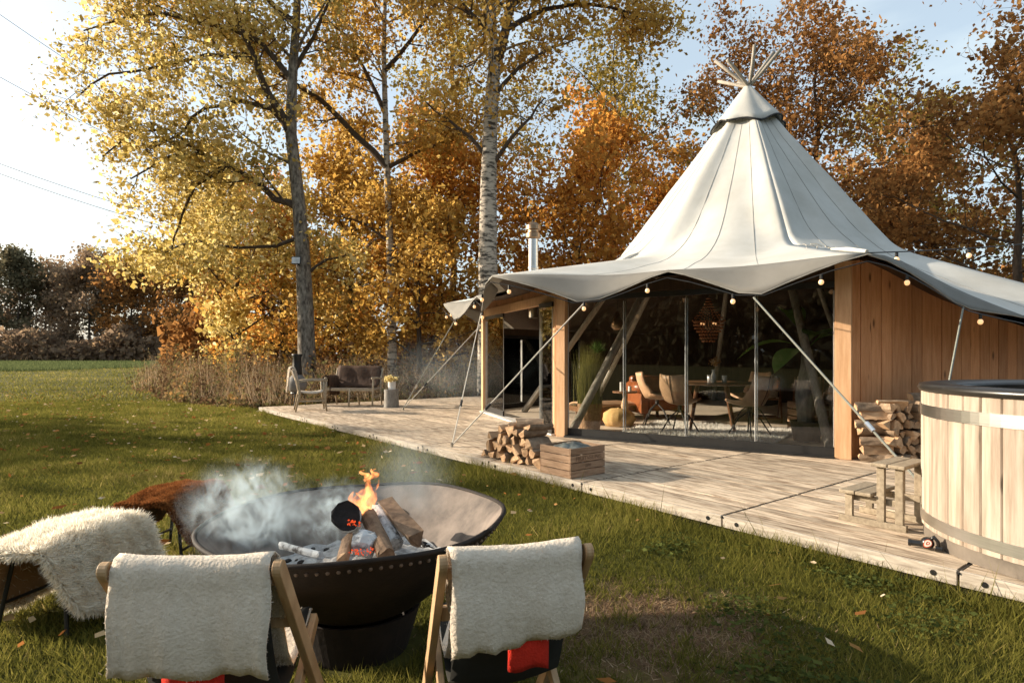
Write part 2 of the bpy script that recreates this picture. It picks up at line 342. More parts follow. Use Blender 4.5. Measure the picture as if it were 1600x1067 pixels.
# ------------------------------------------------------------------ the tent house
C = Vector((4.45, 11.6, 0))
tent = thing('tipi_tent', 'large cream canvas tipi with glass fronts and larch walls on the wooden deck', 'tent', C)
CA = [(-98.0, 4.58), (-145.0, 4.55), (-193.5, 5.16), (-236, 4.8), (-279.4, 4.6), (-324.4, 4.6), (-369.4, 4.6), (-414.4, 4.6)]
corners = [Vector((r * math.cos(math.radians(a)), r * math.sin(math.radians(a)), 0)) for a, r in CA]
over_c = [.62, 1.2, .9, .9, .9, .9, .9, .8]
APEX = Vector((0, 0, 6.30))
def wall_pt(i, t): return corners[i].lerp(corners[(i + 1) % 8], t)
def outn(i):
    d = corners[(i + 1) % 8] - corners[i]; n = Vector((d.y, -d.x, 0)).normalized()
    return n if n.dot(corners[i]) > 0 else -n
def low(i, t):                                            # the canvas reaches lower round the sides and the back
    sm = lambda x: (lambda y: y * y * (3 - 2 * y))(max(0, min(1, x)))
    if i in (0, 1): return 0.
    if i == 7: return .66 * sm((1 - t) / .62)
    if i == 2: return .66 * sm(t / .8)
    return .66
def ring_pt(i, t):                                        # smooth eave line
    w = math.cos(PI * t) ** 2
    oc = over_c[i] if t < .5 else over_c[(i + 1) % 8]
    p = wall_pt(i, t); rad = p.normalized()
    q = p + outn(i) * (.72 * (1 - w)) + rad * oc * w ** 2
    q.z = 2.36 + .05 * w ** 2
    q.z -= low(i, t)
    return q
def tie_w(t):
    a = .24
    if t < a: x = t / a
    elif t < .5: x = (.5 - t) / (.5 - a)
    elif t < 1 - a: x = (t - .5) / (.5 - a)
    else: x = (1 - t) / a
    return max(0, x) ** 1.25
def hem_w(i, t): return tie_w(t)
def edge_pt(i, t):                                        # zigzag lower hem pulled down at the ties
    q = ring_pt(i, t); w = hem_w(i, t); q = q + outn(i) * .28 * w
    q.z -= (.38 if i in (0, 1) else .30 if i == 7 else .22) * w + .015
    return q
def knuckle(i, t):
    w = math.cos(PI * t) ** 2
    d = wall_pt(i, t).normalized(); r = 2.42 + .18 * w ** 3
    return Vector((d.x * r, d.y * r, 2.86 + .10 * w ** 3))
def profile(i, t):
    K = knuckle(i, t); E = ring_pt(i, t); w = math.cos(PI * t) ** 2
    A = APEX + Vector((K.x, K.y, 0)).normalized() * .05
    ws = .10 + .42 * (1 - w ** 2)
    a = A.lerp(K, 1 - ws * .55); c = K.lerp(E, ws); pts = []
    for k in range(12):
        s = k / 12; p = A.lerp(a, s); sag = math.sin(PI * min(1, s)) * .06 * (1 - w); pts.append(p - Vector((K.x, K.y, 0)).normalized() * sag)
    for k in range(9):
        s = k / 8; pts.append(a.lerp(K, s).lerp(K.lerp(c, s), s))
    for k in range(1, 8):
        s = k / 7; p = c.lerp(E, s); p.z -= .05 * math.sin(PI * s) * (1 - w); pts.append(p)
    return pts
MT = 18
cols_ = []; hem = []
for i in range(8):
    for k in range(MT):
        t = k / MT; cols_.append(profile(i, t)); hem.append((ring_pt(i, t), edge_pt(i, t), t, i))
def wob(p, a=.018):
    n = mnoise.noise(Vector((p.x * 1.7, p.y * 1.7, p.z * 1.7))); n += .45 * mnoise.noise(Vector((p.x * 5, p.y * 5, p.z * 2.2 + 3))); d = Vector((p.x, p.y, .6)).normalized(); return p + d * n * a
P_ = [[wob(p) if 0 < j < 27 else p for j, p in enumerate(c)] for c in cols_]; P_.append(P_[0])
b = MB(); b.grid(P_); canvas = b.build('canvas', m_canvas, tent, smooth=True, solid=.006)
liner = [[Vector((p.x * .97, p.y * .97, p.z - .05)) for p in c[2:]] for c in cols_]; liner.append(liner[0])  # added dark sheet below the canvas, keeps the tent ceiling in deep shade
b = MB(); b.grid(liner); b.build('ceiling_shade_sheet', m_darkwood, tent, smooth=True)
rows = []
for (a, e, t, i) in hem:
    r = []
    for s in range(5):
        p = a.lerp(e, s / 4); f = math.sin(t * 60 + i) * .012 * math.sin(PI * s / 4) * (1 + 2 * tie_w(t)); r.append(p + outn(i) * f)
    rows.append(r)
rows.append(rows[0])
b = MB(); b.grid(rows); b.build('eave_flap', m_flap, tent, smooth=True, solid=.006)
for i in range(8):
    for t in (.24, .5, .76):
        if i in (3, 4, 5): continue
        pr = profile(i, t); b = MB(); b.tube([wob(p) + Vector((p.x, p.y, 2)).normalized() * .006 for p in pr[3:]], .0035, 4); b.build('seam', m_seam, tent)
b = MB(); edge = [edge_pt(i, k / MT) for i in range(8) for k in range(MT)]; edge.append(edge[0])
b.tube(edge, .008, 5); b.build('hem_rope', m_seam, tent)
# cap over the apex
b = MB(); seg = 48
def capf(r, z, a):
    f = r / .61; k = abs(math.cos(4 * (a + math.radians(99.4)))) ** 2
    return r * (1 + .09 * f * k + .025 * f * math.sin(5 * a + 1)), z - .05 * f * math.sin(3 * a + .6) - .03 * f * math.sin(7 * a)
cp = [(.05, 6.40), (.08, 6.36), (.23, 6.15), (.385, 5.93), (.52, 5.74), (.61, 5.61)]
b.lathe(cp, seg, fn=capf); b.build('cap', m_canvas, tent, smooth=True, solid=.01)
b = MB(); rim = []
for k in range(seg + 1):
    a = 2 * PI * k / seg; r, z = capf(.615, 5.605, a); rim.append((r * math.cos(a), r * math.sin(a), z))
b.tube(rim, .017, 6, cap=False); b.build('cap_trim', m_black, tent)
for i in range(8):
    base = corners[i].normalized() * 4.34; base.z = DZ; top = Vector((0, 0, 6.38)); d = (top - base).normalized()
    off = Vector((-d.y, d.x, 0)).normalized() * .045; L_ = .70 + .14 * ((i * 37) % 7) / 7; dh = Vector((d.x, d.y, 0)).normalized(); kv = (.50, .62, .80, .58, .86, .40, .66, .46)[i]; tip = (dh * math.sqrt(1 - kv * kv) + Vector((0, 0, kv))) * L_
    b = MB(); hip = base * .05; hip.z = 5.98; b.tube([base + off, base.lerp(hip, .5) + off, hip + off * .6, top + off * .5, top + off + tip * .5, top + off + tip], [.060, .054, .036, .030, .034, .031], 10); b.build('tent_pole', m_pole, tent, smooth=True)
# floor inside
b = MB(); b.add([tuple(c * 1.0 + Vector((0, 0, DZ + .004))) for c in corners], [tuple(range(8))[::-1]]); b.build('floor', m_floor, tent)
# corner posts
def post(p, w, h, name='corner_post', m=m_post, ang=0):
    b = MB(); b.box((0, 0, h / 2), (w, w, h)); o = b.build(name, m, tent, bevel=.005); o.location = (p.x, p.y, DZ); o.rotation_euler.z = ang; return o
def wang(i): d = corners[(i + 1) % 8] - corners[i]; return math.atan2(d.y, d.x)
WH = 2.34
post(corners[0], .17, 2.30, ang=wang(0)); post(corners[1] - (corners[1] - corners[0]).normalized() * .02, .14, 2.26, ang=wang(0)); post(corners[1] + (corners[2] - corners[1]).normalized() * .12 + outn(1) * .012, .12, 2.25, ang=wang(1)); post(corners[2], .12, 2.2, ang=wang(1))
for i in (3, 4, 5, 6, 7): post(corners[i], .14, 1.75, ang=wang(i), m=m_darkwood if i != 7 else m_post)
# larch board wall to the right of the glass front (side 7, between corners 7 and 0)
def board_wall(i, m, name, bw, h0=WH, lab=None):
    a, c = corners[i], corners[(i + 1) % 8]; L_ = (c - a).length; n = int(L_ / bw); w = bw
    root = bpy.data.objects.new(name, None); col.objects.link(root); root.parent = tent; root.location = (a.x, a.y, DZ); root.rotation_euler.z = wang(i)
    if lab: root['label'] = lab
    nrm = outn(i)
    for k in range(n + 1):
        x0 = k * w; x1 = min(L_, x0 + w)
        if x1 - x0 < .02: continue
        t = (x0 + x1) / 2 / L_; hh = ring_pt(i, t).z - DZ + .20 - .13 * max(0, (t - .78) / .22); sl = (ring_pt(i, min(1, x1 / L_)).z - ring_pt(i, x0 / L_).z) / 2
        b = MB(); b.box((0, 0, hh / 2), (x1 - x0 - .007, .03, hh)); b.v = [(x, y, z if z < .1 else z + (sl if x > 0 else -sl)) for x, y, z in b.v]; o = b.build('board', m, root, bevel=.003); o.location = ((x0 + x1) / 2, random.uniform(-.004, .004), 0)
    return root
board_wall(7, m_fir, 'board_wall', .145, lab='larch board wall behind the hot tub')
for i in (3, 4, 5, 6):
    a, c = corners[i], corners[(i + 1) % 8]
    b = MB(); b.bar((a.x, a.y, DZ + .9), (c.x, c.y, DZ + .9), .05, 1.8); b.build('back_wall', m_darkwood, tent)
def gl_panel(a, c, h, z0, off, nrm, rail=True, name='glass_panel'):
    o1 = nrm * off; b = MB(); p, q = a + o1, c + o1
    b.bar((p.x, p.y, z0 + h / 2), (q.x, q.y, z0 + h / 2), .010, h); g_ = b.build(name, m_glass, tent)
    if rail:
        r = MB(); r.bar((p.x, p.y, z0 + .035), (q.x, q.y, z0 + .035), .030, .115); r.build('bottom_rail', m_black, g_)
        r = MB(); r.bar((p.x, p.y, z0 + h - .03), (q.x, q.y, z0 + h - .03), .030, .07); r.build('top_rail', m_black, g_)
        dd = (q - p).normalized()
        for e in (p + dd * .006, q - dd * .006):
            r = MB(); r.box((e.x, e.y, z0 + h / 2), (.012, .012, h - .2)); r.build('edge_strip', m_lampglass, g_)
    return g_
GH = 2.00
n0 = outn(0); d0 = (corners[1] - corners[0]).normalized(); a0 = corners[0] + d0 * .09; c0 = corners[1] - d0 * .09; Lg = (c0 - a0).length
for k in range(4):
    gl_panel(a0 + d0 * (Lg * k / 4 - (.03 if k else 0)), a0 + d0 * (Lg * (k + 1) / 4), GH, DZ + .03, .035 - .03 * k + .02, n0)
b = MB(); b.bar((a0.x + n0.x * .02, a0.y + n0.y * .02, DZ + .013), (c0.x + n0.x * .02, c0.y + n0.y * .02, DZ + .013), .17, .022); b.build('floor_track', m_black, tent)
b = MB(); b.bar((a0.x, a0.y, DZ + GH + .12), (c0.x, c0.y, DZ + GH + .12), .12, .16); b.build('lintel', m_darkwood, tent)
# side 1 (between the near corner and the far left post): fixed pane, open gap, folded panes near the corner
n1_ = outn(1); d1 = (corners[2] - corners[1]).normalized(); L1 = (corners[2] - corners[1]).length
for (s0, s1, off) in ((.10, .62, .10), (.14, .70, .06), (.20, .80, .02), (.24, .92, -.02), (2.75, L1 - .08, .0)):
    gl_panel(corners[1] + d1 * s0, corners[1] + d1 * s1, GH - .06, DZ + .03, off, n1_, rail=True)
n2_ = outn(2); d2 = (corners[3] - corners[2]).normalized(); L2 = (corners[3] - corners[2]).length
for k in range(3): gl_panel(corners[2] + d2 * (.08 + (L2 - .16) * k / 3), corners[2] + d2 * (.08 + (L2 - .16) * (k + 1) / 3), GH - .42, DZ + .03, .0, n2_)
b = MB(); p, q = corners[2] + d2 * .08, corners[3] - d2 * .08; b.bar((p.x, p.y, DZ + GH - .32), (q.x, q.y, DZ + GH - .32), .08, .14); b.build('lintel', m_darkwood, tent)
b = MB(); p, q = corners[1] + d1 * .08 + n1_ * .03, corners[2] - d1 * .06 + n1_ * .03
b.bar((p.x, p.y, DZ + .013), (q.x, q.y, DZ + .013), .2, .02); b.build('floor_track', m_white, tent)
p, q = corners[1] + d1 * .085, corners[2] - d1 * .06
b = MB(); b.bar((p.x, p.y, DZ + GH + .04), (q.x, q.y, DZ + GH + .04), .08, .14); b.build('lintel', m_post, tent)
b = MB(); zz = DZ + GH + .11                                # larch gable above the folding doors
b.add([(p.x, p.y, zz), (q.x, q.y, zz), (q.x, q.y, zz + .1), ((p.x + q.x) / 2, (p.y + q.y) / 2, zz + .22), (p.x, p.y, zz + .22)], [(0, 1, 2, 3, 4)]); b.build('gable_board', m_fir, tent, solid=.03)
# guy straps from the ties to an anchor outside each corner
def anchor(i):
    p = corners[i] + corners[i].normalized() * 1.83; p.z = DZ + .02; return p
def guy(a, c, m, r, name='guy_strap'):
    b = MB(); b.tube([a, a.lerp(c, .5), c], r, 6)
    o = b.build(name, m, tent); m_ = a.lerp(c, .72); d = (c - a).normalized()
    k = MB(); k.tube([m_ - d * .05, m_ + d * .05], r * 2.1, 6); k.build('ratchet', m_steel if m is m_strap else m_black, o)
    k = MB(); k.tube([c - Vector((0, 0, .025)), c + Vector((0, 0, .03))], .02, 8); k.build('anchor_ring', m_steel, o)
guy(edge_pt(0, .24), anchor(0), m_strap, .011); guy(edge_pt(7, .76), anchor(0), m_strap, .011)
guy(edge_pt(0, .76), anchor(1), m_rope, .009); guy(edge_pt(1, .24), anchor(1), m_rope, .009)
a2_ = anchor(2); guy(edge_pt(1, .76), a2_, m_strap, .010); guy(edge_pt(2, .24), a2_, m_rope, .010)
# rope bundle at the near corner
b = MB(); k0 = knuckle(0, 0); q0 = ring_pt(0, 0)
for j in range(9):
    a = k0.lerp(q0, .15 + .07 * j) + Vector((random.uniform(-.10, .03), random.uniform(-.1, .1), .012)); c = a + Vector((random.uniform(.02, .25), random.uniform(-.1, .1), -.03))
    b.tube([a, a.lerp(c, .5) + Vector((0, 0, .015)), c], .007, 5)
b.build('rope_bundle', m_rope, tent)
b = MB(); b.tube([k0.lerp(q0, .72) + Vector((-.10, 0, .01)), k0.lerp(q0, .86) + Vector((-.05, 0, .02)), q0 + Vector((0, 0, .015))], [.012, .028, .02], 8); b.build('rolled_corner', m_canvas, tent)

# stove pipe
sp = thing('stove_pipe', 'shiny steel stove pipe with a cap standing above the tent eave', 'chimney', (.38, 11.0, 2.0))
b = MB(); b.lathe([(.001, 0), (.085, 0), (.085, 1.42), (.001, 1.42)], 20); b.build('pipe', m_steel, sp, smooth=False)
b = MB(); b.lathe([(.088, .86), (.094, .87), (.094, .90), (.088, .91)], 20); b.build('joint_ring', m_steel, sp)
b = MB(); b.lathe([(.09, 1.40), (.13, 1.43), (.13, 1.50), (.10, 1.52), (.10, 1.56), (.135, 1.57), (.135, 1.64), (.06, 1.70), (.001, 1.71)], 20); b.build('rain_cap', m_rust, sp)

# ------------------------------------------------------------------ festoon lights along the eave
def festoon(name, label, pts, spacing, first=.25):
    r = thing(name, label, 'string lights', pts[0]); o0 = Vector(pts[0]); pts = [Vector(p) - o0 for p in pts]
    b = MB(); b.tube(pts, .007, 5); b.build('cable', m_black, r)
    acc = first; n = 0
    for a, c in zip(pts[:-1], pts[1:]):
        L_ = (c - a).length
        while acc < L_:
            p = a.lerp(c, acc / L_); acc += spacing * random.uniform(.85, 1.15); n += 1
            k = MB(); k.tube([p, p - Vector((0, 0, .055))], .017, 8); s_ = k.build('socket', m_black, r)
            k = MB(); k.sphere(p - Vector((0, 0, .082)), .027, 12, 8, (1, 1, 1.1)); k.build('bulb', m_glow, r, smooth=True)
        acc -= L_
pts = []
for i, t0, t1 in ((2, .3, 0), (1, 1, 0), (0, 1, 0), (7, 1, .3)):
    for k in range(15):
        t = t0 + (t1 - t0) * k / 14; e = edge_pt(i, min(.9999, t)); w = tie_w(t); pts.append(C + e + outn(i) * .03 - Vector((0, 0, .03 + .05 * (1 - w))))
festoon('string_lights', 'festoon cable with round warm bulbs hung along the tent eave', pts, .95)
q0w = C + ring_pt(0, 0); q1w = Vector((9.6, 8.8, 3.22)); sag = []
for k in range(17):
    s = k / 16; p = q0w.lerp(q1w, s); p.z -= .30 * s * (1 - s); sag.append(p)
festoon('string_lights', 'pale festoon cable running from the tent corner to the trees on the right', sag, 1.35, .45)

# ------------------------------------------------------------------ trees
def quads(Pc, size, rng, flat=.0, aspect=.75):
    """leaf-sized quads (kite shaped) at points Pc with random tilt"""
    n = len(Pc); a = rng.normal(size=(n, 3)); a /= np.linalg.norm(a, axis=1, keepdims=True)
    bvec = rng.normal(size=(n, 3)); bvec -= a * (a * bvec).sum(1, keepdims=True); bvec /= np.linalg.norm(bvec, axis=1, keepdims=True) + 1e-9
    s = (size * np.clip(rng.lognormal(-.08, .38, n), .35, 2.2))[:, None]
    V = np.empty((n, 4, 3)); V[:, 0] = Pc - a * s * .5; V[:, 1] = Pc + bvec * s * .5 * aspect - a * s * .08; V[:, 2] = Pc + a * s * .55; V[:, 3] = Pc - bvec * s * .5 * aspect - a * s * .08
    return V.reshape(-1, 3), np.arange(n * 4).reshape(n, 4)

class Tree:
    def __init__(s, seed): s.r = random.Random(seed); s.rng = np.random.default_rng(seed); s.mbs = [MB(), MB()]; s.tips = []
    def rv(s, a=1.): return Vector((s.r.gauss(0, a), s.r.gauss(0, a), s.r.gauss(0, a)))
    def path(s, pts, r0, r1, seg, which): 
        n = len(pts); s.mbs[which].tube(pts, [max(.004, r0 + (r1 - r0) * (i / (n - 1)) ** .8) for i in range(n)], seg, cap=False)
    def wander(s, p, d, length, n, jit, up):
        pts = [p]; d = d.normalized()
        for k in range(n):
            d = (d + s.rv(jit) + Vector((0, 0, up))).normalized(); p = p + d * (length / n); pts.append(p)
        return pts
    def sub(s, pts, length, count, level, up, r, jit=.22, start=.2, spread=1.0):
        n = len(pts) - 1
        for k in range(count):
            f = start + (1 - start) * (k + s.r.random()) / count; i = min(n - 1, int(f * n)); t = f * n - i
            p = pts[i].lerp(pts[i + 1], min(1, t)); d = (pts[i + 1] - pts[i]).normalized()
            side = s.rv(); side = (side - d * side.dot(d)).normalized()
            dd = d * .55 + side * spread + Vector((0, 0, up))
            ln = length * (1.15 - .5 * f) * s.r.uniform(.65, 1.3)
            q = s.wander(p, dd, ln, 4 if level else 3, jit, up * .25)
            s.path(q, r * (1.1 - .6 * f), .004, 4 if level else 3, 1)
            if level: s.sub(q, length * .48, max(3, int(count * .75)), level - 1, up, r * .45, jit)
            else: s.tips += q[1:]
            if level == 1: s.tips += q[2:]
    def leaves(s, n, size, sigma, keep=None):
        T = np.array([tuple(p) for p in s.tips]); 
        if keep is not None: T = T[keep(T)]
        idx = s.rng.integers(0, len(T), n); base = s.rng.normal(0, .16, len(T)) + .52
        Pc = T[idx] + s.rng.normal(0, sigma, (n, 3)) * np.array([1, 1, .8])
        V, F = quads(Pc, size, s.rng); tint = np.clip(base[idx] + s.rng.normal(0, .17, n), 0, 1)
        return V, F, tint
    def finish(s, name, label, loc, bark, leaf, n, size, sigma, group=None, twig=None, keep=None):
        root = thing(name, label, 'tree', loc, 0, group)
        s.mbs[0].build('trunk', bark, root, smooth=True)
        if s.mbs[1].v: s.mbs[1].build('branches', twig or m_oakbark, root, smooth=True)['kind'] = 'stuff'
        if n:
            V, F, t = s.leaves(n, size, sigma, keep); np_mesh('crown', V, F, leaf, root, t)['kind'] = 'stuff'
        return root

def auto_tree(seed, H, r0, first=.25, nlimb=15, spread=.36, up=.35, subs=6, lean=(0, 0), top=.35, fork=0):
    t = Tree(seed); n = 9; p = Vector((0, 0, -.1)); pts = [p]
    for k in range(n):
        f = (k + 1) / n; pts.append(Vector((lean[0] * f * H + t.r.gauss(0, .012 * H * f), lean[1] * f * H + t.r.gauss(0, .012 * H * f), H * f * .96)))
    t.path(pts, r0, r0 * .12, 9, 0)
    az = t.r.random() * 6.28
    for k in range(nlimb):
        f = first + (1 - first) * (k + .5) / nlimb; i = min(n - 1, int(f * n)); p = pts[i].lerp(pts[i + 1], f * n - i); az += 2.4 + t.r.gauss(0, .3)
        el = .15 + up * 1.6 * (f - first) / (1 - first) + t.r.gauss(0, .12)
        ln = H * spread * (1.0 - (1 - top) * ((f - first) / (1 - first)) ** 1.3) * t.r.uniform(.8, 1.2) * (.75 + .5 * min(1, (f - first) * 4))
        d = Vector((math.cos(az) * math.cos(el), math.sin(az) * math.cos(el), math.sin(el)))
        q = t.wander(p, d, ln, 6, .16, .06); t.path(q, r0 * .38 * (1.15 - f), .012, 5, 0)
        t.sub(q, ln * .42, subs, 1, .15, r0 * .13 * (1.2 - f))
    t.sub(pts[-4:], H * spread * .3, 7, 1, .3, r0 * .1)
    return t

# the three tall poplars, limbs follow the photograph's boughs
def px_path(px, Z, base, ywob=0.35, r=None):
    r = r or random; out = []; y = 0
    for i, (x, y_) in enumerate(px):
        p = atZ(x, y_, Z); y += r.gauss(0, ywob) if i else 0; out.append(Vector((p.x - base[0], y, p.z)))
    return out
def big_tree(seed, px_trunk, limbs, Z, r0, name, label, bark, leaf, n, size, sigma, sublen, extra=0):
    base = atZ(px_trunk[0][0], px_trunk[0][1], Z); base = (base.x, Z, 0); t = Tree(seed)
    tr = px_path(px_trunk, Z, base, .05, t.r); tr[0].z = -.1; t.path(tr, r0, r0 * .22, 12, 0)
    known = []
    for a, c in zip(tr[:-1], tr[1:]): known += [a.lerp(c, k / 6) for k in range(6)]
    for (lp, rr, ln, cnt) in limbs:
        q = px_path(lp, Z, base, .16, t.r)
        st_ = min(known, key=lambda p: (p.x - q[0].x) ** 2 + (p.z - q[0].z) ** 2); q = [st_.copy()] + [Vector((p.x, p.y + st_.y, p.z)) for p in q[1:]]      # each bough springs from trunk or parent bough
        for a, c in zip(q[:-1], q[1:]): known += [a.lerp(c, k / 6) for k in range(7)]
        dense = []
        for a, c in zip(q[:-1], q[1:]): dense += [a, a.lerp(c, .5) + t.rv(.03)]
        dense.append(q[-1]); t.path(dense, rr * 1.15, .022, 7, 1); t.sub(dense, ln, cnt, 1, .12, rr * .4, start=.12)
    for k in range(extra):                                # boughs towards and away from the viewer
        f = t.r.uniform(.42, .98); i = min(len(tr) - 2, int(f * (len(tr) - 1))); p = tr[i].lerp(tr[i + 1], .5)
        az = t.r.uniform(0, 6.28); d = Vector((math.cos(az), math.sin(az), t.r.uniform(.1, .7))); ln = sublen * t.r.uniform(1.2, 2.0)
        q = t.wander(p, d, ln, 6, .15, .05); t.path(q, r0 * .2, .015, 5, 0); t.sub(q, sublen, 5, 1, .1, r0 * .08)
    return t.finish(name, label, base, bark, leaf, n, size, sigma)

big_tree(11, [(481, 590), (479, 500), (474, 400), (466, 310), (455, 210), (458, 130), (463, 60), (466, 0), (470, -120), (472, -230)],
    [([(453, 207), (422, 150), (401, 95), (375, 40), (350, -40), (330, -130)], .13, 2.0, 9),
     ([(464, 330), (427, 310), (375, 268), (317, 241), (262, 250), (215, 285)], .11, 1.7, 10),
     ([(355, 262), (301, 289), (270, 330), (249, 362), (232, 410)], .05, 1.1, 8),
     ([(450, 205), (427, 173), (385, 168), (333, 178), (296, 210), (240, 235)], .09, 1.5, 9),
     ([(458, 130), (410, 70), (340, 40), (260, 20), (180, 30), (120, 40)], .09, 1.8, 12),
     ([(400, 95), (330, 90), (260, 110), (190, 130), (140, 165)], .06, 1.5, 10),
     ([(317, 241), (260, 200), (200, 200), (150, 240)], .05, 1.3, 9),
     ([(462, 40), (400, -20), (300, -50), (200, -40), (110, -20)], .08, 1.9, 11),
     ([(470, 370), (430, 385), (380, 390), (320, 380), (270, 400)], .06, 1.2, 9),
     ([(458, 120), (490, 60), (520, 10), (545, -60)], .07, 1.6, 7),
     ([(476, 430), (510, 405), (545, 398)], .05, 1.0, 5)],
    18.5, .28, 'poplar_tree', 'leaning yellow-leaved poplar with the floodlight on its grey trunk', m_poplar, lf_yellow, 31000, .115, .27, 1.6, 7)
big_tree(12, [(614, 590), (612, 480), (610, 380), (606, 280), (603, 180), (600, 80), (602, 0), (606, -110), (608, -220)],
    [([(611, 255), (558, 215), (506, 163), (427, 115), (354, 89), (270, 68), (217, 63)], .11, 1.6, 13),
     ([(606, 260), (650, 240), (690, 225), (720, 215)], .07, 1.3, 7),
     ([(603, 180), (570, 110), (545, 60), (500, 20)], .08, 1.5, 8),
     ([(602, 120), (640, 60), (680, 10), (700, -60)], .08, 1.6, 8),
     ([(610, 380), (570, 350), (530, 340)], .05, 1.1, 6),
     ([(611, 420), (655, 400), (700, 410)], .05, 1.1, 6)],
    21.0, .17, 'poplar_tree', 'slender pale-trunked poplar in the middle of the tree line', m_birch, lf_gold, 22000, .12, .28, 1.5, 18)
big_tree(13, [(764, 600), (764, 480), (762, 400), (763, 300), (766, 200), (772, 110), (768, 40), (764, -30), (760, -140), (760, -250)],
    [([(776, 95), (790, 50), (800, 0), (812, -70), (830, -160)], .17, 1.8, 8),
     ([(770, 60), (735, 20), (700, -10), (650, -40)], .10, 1.6, 8),
     ([(764, 250), (735, 215), (700, 190), (670, 170)], .07, 1.3, 6),
     ([(764, 270), (800, 220), (830, 190), (850, 160)], .07, 1.4, 6),
     ([(770, 150), (810, 110), (860, 80), (905, 60)], .07, 1.5, 7),
     ([(790, 50), (850, 10), (920, 0), (990, 15), (1010, 50)], .08, 1.5, 12),
     ([(795, 20), (860, -40), (940, -50), (1000, -20)], .08, 1.5, 10)],
    18.5, .37, 'poplar_tree', 'tall white-barked poplar with black scars standing behind the tent', m_birch, lf_gold, 15000, .12, .28, 1.5, 8)

def place(name, label, px, Z, H, r0, leaf, n, size, sigma, seed, bark=None, group=None, **kw):
    x = (px - 800) / FPX * Z; t = auto_tree(seed, H, r0, **kw)
    return t.finish(name, label, (x, Z, 0), bark or m_oakbark, leaf, n, size, sigma, group)
G1 = 'oaks of the tree line'
place('oak_tree', 'golden low-crowned oak left of the leaning poplar', 372, 25, 7.6, .17, lf_yellow, 18050, 0.146, .28, 21, first=.16, nlimb=15, spread=.55, subs=6, top=.5, group=G1)
place('oak_tree', 'dark-stemmed orange oak behind the leaning poplar', 440, 28, 7.6, .20, lf_orange, 14250, 0.155, .28, 22, first=.15, nlimb=15, spread=.5, subs=5, top=.5, group=G1)
place('oak_tree', 'orange oak behind the garden bench', 548, 25, 8.6, .18, lf_gold, 16150, 0.146, .28, 23, first=.14, nlimb=16, spread=.46, subs=6, top=.45, group=G1)
place('oak_tree', 'rusty orange oak between the two pale trunks', 685, 24, 9.2, .18, lf_orange, 17100, 0.146, .28, 24, first=.14, nlimb=17, spread=.42, subs=6, top=.45, group=G1)
place('oak_tree', 'bright orange oak behind the stove pipe', 905, 23, 8.6, .18, lf_orange, 19000, 0.146, .28, 25, first=.2, nlimb=17, spread=.45, subs=6, top=.55, group=G1)
place('oak_tree', 'tall thin-crowned golden oak behind the bright orange one', 955, 29, 15.6, .26, lf_olive, 11550, 0.146, .34, 26, first=.3, nlimb=17, spread=.3, subs=6, top=.6, group=G1)
place('oak_tree', 'tall golden oak between white poplar and slender poplar', 705, 30, 17.5, .26, lf_olive, 9450, 0.146, .34, 27, first=.3, nlimb=17, spread=.28, subs=6, top=.6, group=G1)
place('oak_tree', 'tall brown oak just behind the tent poles', 1165, 27, 14.6, .27, lf_brown, 15225, 0.142, .32, 28, first=.28, nlimb=16, spread=.30, subs=6, top=.75, group=G1)
place('oak_tree', 'big brown oak right of the tent peak', 1275, 26, 14.6, .27, lf_brown, 16275, 0.142, .32, 29, first=.26, nlimb=18, spread=.31, subs=6, top=.6, group=G1)
place('oak_tree', 'olive-topped oak behind the right slope of the tent', 1452, 29, 12.8, .25, lf_olive, 15750, 0.155, .32, 30, first=.2, nlimb=17, spread=.36, subs=6, top=.6, group=G1)
place('beech_tree', 'coppery beech nearest the right edge of the photo', 1592, 16, 8.6, .18, lf_brown, 16800, 0.112, .25, 31, first=.12, nlimb=19, spread=.40, subs=6, top=.45)
place('oak_tree', 'russet oak low behind the right eave of the tent', 1400, 21, 7.0, .17, lf_brown, 15200, 0.138, .28, 32, first=.15, nlimb=16, spread=.48, subs=6, top=.5, group=G1)
place('bare_tree', 'nearly bare tree showing a few twigs at the top right corner', 1640, 19, 13.5, .18, lf_brown, 900, .14, .3, 33, first=.45, nlimb=13, spread=.24, subs=5, top=.6)
place('oak_tree', 'orange oak low behind the left half of the tent roof', 1055, 26, 8.2, .18, lf_orange, 13300, 0.155, .28, 34, first=.2, nlimb=15, spread=.45, subs=6, top=.55, group=G1)

place('oak_tree', 'young golden oak in front of the rusty one, behind the deck', 655, 21, 6.4, .12, lf_gold, 11000, .13, .25, 35, first=.12, nlimb=15, spread=.42, subs=6, top=.5, group=G1)
